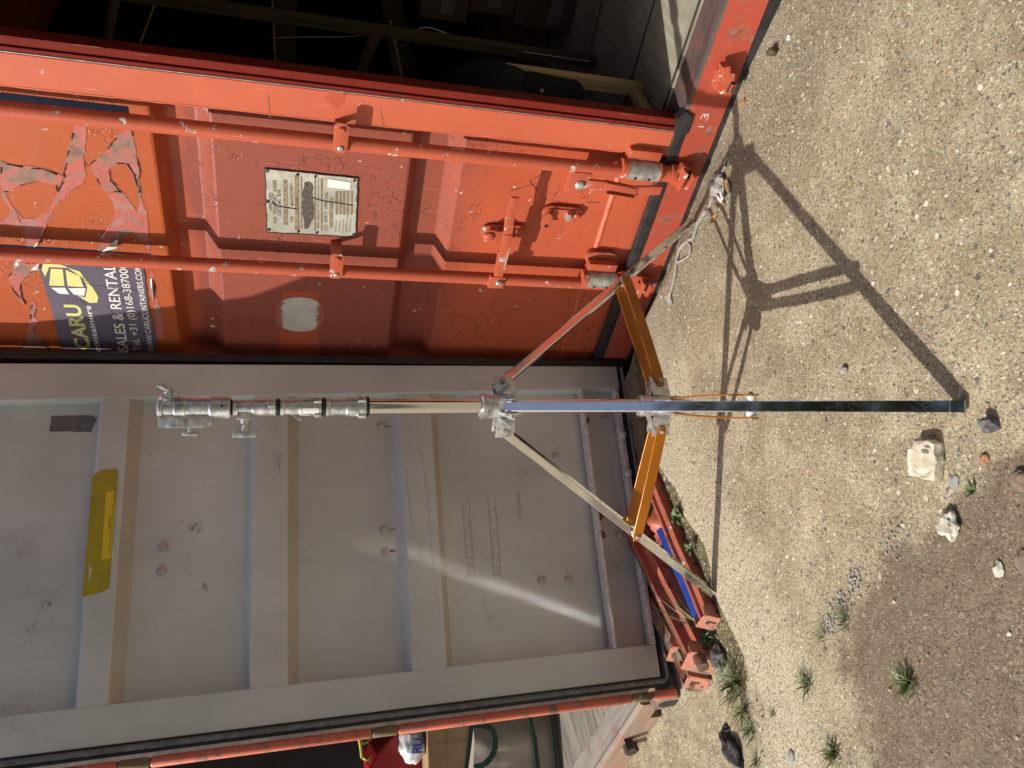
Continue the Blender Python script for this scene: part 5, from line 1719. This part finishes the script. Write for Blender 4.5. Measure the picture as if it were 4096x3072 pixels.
# squared lump of old concrete with a groove
o = thing('concrete_lump', 'pale squared lump of broken concrete with a groove, beyond the front leg', 'rubble', (-.163, 1.325, gz(-.163, 1.325) - .001), 0)
mb = MB()
mb.prism([(-.046, -.033), (-.040, .022), (-.010, .030), (.020, .026), (.040, .020), (.044, -.012), (.036, -.034), (.0, -.038)], 'z', 0, .030, .004)
bmesh.ops.subdivide_edges(mb.bm, edges=mb.bm.edges[:], cuts=3, use_grid_fill=True)
for v in mb.bm.verts:
    v.co += Vector((noise.noise(v.co * 60), noise.noise(v.co * 60 + Vector((5, 0, 0))), noise.noise(v.co * 50 + Vector((0, 5, 0))))) * .0032
    if v.co.z > .02:
        d = abs(v.co.y - .010)
        if d < .005:
            v.co.z -= .004
mb.build('lump_body', M_block, o)
mb = MB()
mb.prism([(-.042, .024), (-.040, .040), (.018, .042), (.022, .027)], 'z', .003, .026, .002)
mb.build('plaster_edge', M_whitestone, o)
mb = MB()
for i, (x, y, a, b) in enumerate(((.020, -.014, .006, .012), (.030, -.020, .004, .009))):
    mb.rock((x, y, .0305), (a, b, .0018), i, .3, 2)
mb.build('embedded_pebbles', M_blockdark, o)
stone('stone', 'chunky white chalky stone at the edge of the brown dirt', 'stone', -.300, 1.268, (.030, .023, .018), M_whitestone, 3, .45)
stone('stone', 'dark pointed flint just beyond the front leg tip', 'stone', -.078, 1.172, (.017, .015, .018), M_darkstone, 8, .6, 2)
stone('stone', 'small round granite pebble sitting alone left of the front leg shadow', 'stone', .041, 1.592, (.0105, .0105, .009), M_greystone, 2, .2)
stone('stone', 'small orange flint half sunk in the dirt border', 'stone', -.150, 1.190, (.013, .010, .006), M_orangestone, 4, .3)
stone('stone', 'smooth pinkish cobble at the picture border nearest the orange flint', 'stone', -.185, 1.105, (.022, .019, .011), M_pinkstone, 5, .3)
stone('stone', 'flat pinkish cobble at the border with a white chip beside it', 'stone', -.345, 1.098, (.025, .020, .008), M_pinkstone, 6, .3)
stone('stone', 'white angular chip beside the flat pinkish cobble', 'stone', -.372, 1.155, (.017, .011, .007), M_whitestone, 9, .6, 2)
stone('stone', 'small bluish grey slab chip behind the concrete lump', 'stone', -.205, 1.262, (.013, .011, .004), M_greystone, 12, .5, 2)
stone('charred_log', 'black charred lump of wood in the lower corner of the slab', 'charred wood', -1.200, 2.130, (.034, .062, .024), M_char, 7, .45, 3, -.35)
stone('charred_log', 'little black charred bit beside the charred lump', 'charred wood', -1.150, 2.178, (.014, .018, .010), M_char, 17, .5, 2)
stone('stone', 'dark mottled cinder behind the grass by the slab edge', 'stone', -.915, 2.175, (.036, .030, .022), M_darkstone, 13, .6, 3)
stone('stone', 'oval bluish grey pebble near the slab corner', 'stone', -1.055, 1.795, (.020, .013, .006), M_greystone, 14, .2)
stone('wood_stump', 'short brown stump of wood beside the open container sill', 'wood stump', .985, 1.885, (.012, .016, .018), M_darkwood, 15, .2, 2)
stone('stone', 'small white quartz chip near the open sill', 'stone', 1.000, 1.822, (.009, .007, .006), M_wht, 16, .5, 2)
stone('stone', 'tan flint chip near the hooked sill bracket', 'stone', .897, 2.045, (.013, .010, .006), M_orangestone, 18, .5, 2)
# dead leaves
for i, (x, y, a, lab) in enumerate(((.648, 2.120, .4, 'curled brown leaf on the knot side of the rope'), (.600, 2.165, 1.4, 'long tan leaf lying over the rope'), (.560, 2.200, 2.2, 'crumpled pale leaf just below the rope'))):
    mb = MB()
    n_ = 8
    ring = []
    for k in range(n_ + 1):
        u = k / n_
        w = .011 * math.sin(math.pi * u) ** .7 + .0005
        ring.append((mb.bm.verts.new(((u - .5) * .05, w, .004 + .008 * u * u)), mb.bm.verts.new(((u - .5) * .05, 0, .001 + .008 * u * u)), mb.bm.verts.new(((u - .5) * .05, -w, .005 + .008 * u * u))))
    for p_, q_ in zip(ring, ring[1:]):
        mb.bm.faces.new((p_[0], p_[1], q_[1], q_[0]))
        mb.bm.faces.new((p_[1], p_[2], q_[2], q_[1]))
    tag(mb.build('dead_leaf', M_leaf, None, (x, y, gz(x, y) + .001), (0, 0, a)), lab, 'leaf', 'dead leaves by the rope')
# scattered grit: nobody could count it
mb = MB()
rs = random.Random(21)
for k in range(1500):
    x, y = rs.uniform(-1.4, 1.1), rs.uniform(.9, 2.7)
    s, inn = frame_sy(x, y, A0, A_ANG)
    if inn > -.02 and s > -1.1:
        continue
    sB, inB = frame_sy(x, y, B0, B_ANG)
    if inB > -.02 and sB < .12:
        continue
    dd = poly_dist(x, y, DIRT)
    ee = -poly_dist(x, y, SLAB)
    pr_ = .14 + (.16 if dd > 0 else 0) + (.6 if 0 < ee < .12 and y > 1.9 else 0) + (.35 if inn > -.12 else 0)
    if rs.random() > pr_:
        continue
    r_ = rs.choice((.0018, .0022, .003, .0035, .005)) * rs.uniform(.8, 1.2) * (1.1 if dd > 0 else 1)
    mb.rock((x, y, gz(x, y) + r_ * .35), (r_ * rs.uniform(.8, 1.5), r_ * rs.uniform(.7, 1.2), r_ * .7), k % 50, .6, 1)
    mi = rs.choice((0, 0, 1, 1, 2, 3))
    for f in mb.bm.faces[-20:] if False else ():
        f.material_index = mi
go = mb.build('gravel', [M_pinkstone], None)
nt = NT('grit_stones')
vv = nt.vor(60, 'F1')
col = nt.ramp(nt.n('SeparateColor', {'Color': vv.outputs['Color']}).outputs[0], (0, (.09, .09, .095)), (.25, (.22, .2, .17)), (.45, (.36, .31, .22)), (.6, (.26, .13, .06)), (.7, (.40, .36, .28)), (.93, (.60, .57, .48)))
go.data.materials[0] = nt.set(col=col, rough=.85)
go['kind'] = 'stuff'
mb = MB()                                             # little heaps of grey chippings in the slab joint
for k in range(150):
    cx, cy, sp_ = rs.choice(((-.560, 1.600, .020), (-.625, 1.640, .016), (-.50, 1.560, .02), (-.36, 1.44, .03)))
    x, y = rs.gauss(cx, sp_), rs.gauss(cy, sp_)
    r_ = rs.uniform(.002, .0052)
    mb.rock((x, y, gz(x, y) + r_ * .5), (r_, r_ * .8, r_ * .7), k % 40, .6, 1)
go2 = mb.build('chippings', M_greystone, None)
go2['kind'] = 'stuff'

# ------------------------------------------------------------------ grass and weeds
def tuft(x, y, n, h, spread, label, seed, lean=(0, 0), broad=.0015, mat=None, name='grass_tuft', group='grass tufts growing in the slab joints', flat_=.45):
    r_ = random.Random(seed)
    mb = MB()
    for k in range(n):
        a = r_.uniform(0, 2 * math.pi)
        rad = abs(r_.gauss(0, .25)) * spread
        bx, by = rad * math.cos(a), rad * math.sin(a)
        L = h * r_.uniform(.35, .95)
        a2 = a + r_.gauss(0, .5)
        out = r_.uniform(.25, 1.0) * (1 - flat_) + flat_
        w = broad * r_.uniform(.6, 1.2)
        pts = []
        for q in range(6):
            u = q / 5
            hx = L * out * u ** 1.3 * .95
            hz = L * (u - .55 * out * u * u) * 1.0
            pts.append(Vector((bx + hx * math.cos(a2) + lean[0] * L * u * u, by + hx * math.sin(a2) + lean[1] * L * u * u, max(.001, hz))))
        sd_ = Vector((-math.sin(a2), math.cos(a2), 0))
        prev_ = None
        for q, p in enumerate(pts):
            ww = w * (1 - (q / 5) ** 1.6) + .0001
            cur = (mb.bm.verts.new(p + sd_ * ww), mb.bm.verts.new(p - sd_ * ww))
            if prev_:
                mb.bm.faces.new((prev_[0], prev_[1], cur[1], cur[0]))
            prev_ = cur
    o = mb.build(name, mat or M_grass, None, (x, y, gz(x, y) - .002))
    return tag(o, label, 'grass tuft' if name == 'grass_tuft' else 'weed', group)
tuft(-.965, 2.105, 190, .105, .10, 'largest bright green grass tuft at the slab corner beside the racking beams', 1, (.1, -.35))
tuft(-1.030, 2.045, 80, .075, .07, 'grass tuft trailing down from the largest tuft', 2, (-.2, -.3))
tuft(-1.075, 2.010, 60, .06, .06, 'small grass tuft by the slab edge above the charred lump', 3, (-.2, -.2))
tuft(-.819, 1.731, 60, .050, .045, 'compact grass tuft alone on the pale concrete', 4, (-.1, -.1), .002)
tuft(-.688, 1.385, 100, .046, .065, 'bushy grass tuft in the brown dirt', 5, (0, 0), .002)
tuft(-.960, 1.625, 80, .046, .05, 'grass tuft nearest the lower picture border', 6, (-.1, 0), .002)
tuft(-.600, 1.585, 70, .055, .05, 'sparse dark grass among grey chippings', 7, (.2, .1), .0009)
tuft(-.665, 1.665, 40, .045, .05, 'thin dry grass between the chippings and the compact tuft', 8, (.1, 0), .0008)
tuft(-.965, 1.880, 22, .025, .02, 'tiny tuft in the pale concrete near the slab rim', 9)
tuft(-1.150, 1.975, 40, .05, .04, 'short tuft at the lower picture border beside the charred lump', 10)
tuft(-.215, 1.215, 9, .035, .012, 'tiny seedling beside the orange flint', 11, (0, 0), .004)
# long blades arching over the beams
tuft(-.835, 2.300, 16, .20, .03, 'long arching grass blades hanging over the racking beams', 12, (.35, .45), .0018, flat_=.1)
tuft(-.900, 2.370, 14, .13, .04, 'dry grass stalks between the two orange racking beams', 13, (.1, .3), .0008)
def weed(x, y, n, L, w, label, seed, name='weed'):
    r_ = random.Random(seed)
    mb = MB()
    for k in range(n):
        a = 2 * math.pi * k / n + r_.uniform(-.3, .3)
        l_ = L * r_.uniform(.6, 1.1)
        prev_ = None
        z0 = r_.uniform(.004, .02)
        for q in range(6):
            u = q / 5
            ww = w * math.sin(math.pi * min(1, .08 + u * .92)) ** .8 * (1 if q else .2)
            p = Vector((l_ * u * math.cos(a), l_ * u * math.sin(a), z0 + .02 * math.sin(u * 2.4)))
            sd_ = Vector((-math.sin(a), math.cos(a), .15))
            cur = (mb.bm.verts.new(p + sd_ * ww), mb.bm.verts.new(p), mb.bm.verts.new(p - sd_ * ww * .9))
            for v_, dz_ in zip(cur, (.002, -.001, .002)):
                v_.co.z += dz_
            if prev_:
                mb.bm.faces.new((prev_[0], prev_[1], cur[1], cur[0]))
                mb.bm.faces.new((prev_[1], prev_[2], cur[2], cur[1]))
            prev_ = cur
    return tag(mb.build(name, M_weed, None, (x, y, gz(x, y))), label, 'weed', 'broad leaved weeds along the slab edge')
weed(-.478, 2.418, 11, .038, .009, 'leafy rosette weed in the shade under the amber brace', 1)
weed(-.575, 2.325, 6, .030, .007, 'small broad leaved weed lower along the mossy slab edge', 2)
weed(-.700, 2.235, 5, .016, .005, 'little round leaved weed at the tip of the left leg', 3)
weed(-.865, 2.235, 18, .040, .004, 'dark feathery weed between the racking beam ends', 4)
weed(-.885, 2.260, 12, .030, .005, 'low dark weed touching the upper racking bracket', 5)

# ------------------------------------------------------------------ unseen trees added behind the viewpoint to darken reflections in the polished legs
rs = random.Random(4)
for i, (tx, ty, hh_, lab) in enumerate(((-4.6, -7.0, 8.0, 'broad dark tree added behind the viewpoint on the left'), (-.4, -6.6, 8.6, 'tallest dark tree added straight behind the viewpoint'), (4.2, -7.4, 8.2, 'broad dark tree added behind the viewpoint on the right'))):
    o = thing('reflection_tree', lab, 'reflection_tree', (tx, ty, 0), 0, 'trees added behind the viewpoint')
    mb = MB()
    mb.tube([(0, 0, -.05), (.1, 0, 2), (0, .1, 4.5), (.1, 0, hh_ * .8)], [.28, .2, .13, .04], 10)
    for k in range(9):
        a = k * 2.4
        z = 1.8 + k * .5
        mb.tube([(0, 0, z), (1.0 * math.cos(a), 1.0 * math.sin(a), z + .8), (2.0 * math.cos(a), 2.0 * math.sin(a), z + 1.5)], [.08, .05, .02], 6)
    mb.build('trunk', M_bark, o)
    mb = MB()
    for k in range(5200):
        while True:
            p = Vector((rs.uniform(-1, 1), rs.uniform(-1, 1), rs.uniform(-1, 1)))
            if p.length < 1 and p.length > .35:
                break
        c = Vector((p.x * 2.9, p.y * 2.2, hh_ * .52 + p.z * hh_ * .47))
        c += Vector((noise.noise(c), noise.noise(c + Vector((9, 0, 0))), noise.noise(c + Vector((0, 9, 0))))) * .7
        a = Vector((rs.gauss(0, 1), rs.gauss(0, 1), rs.gauss(0, 1))).normalized() * .13
        b = a.orthogonal().normalized() * .09
        mb.quad(c - a, c + b, c + a, c - b)
    mb.build('crown', M_foliage, o)
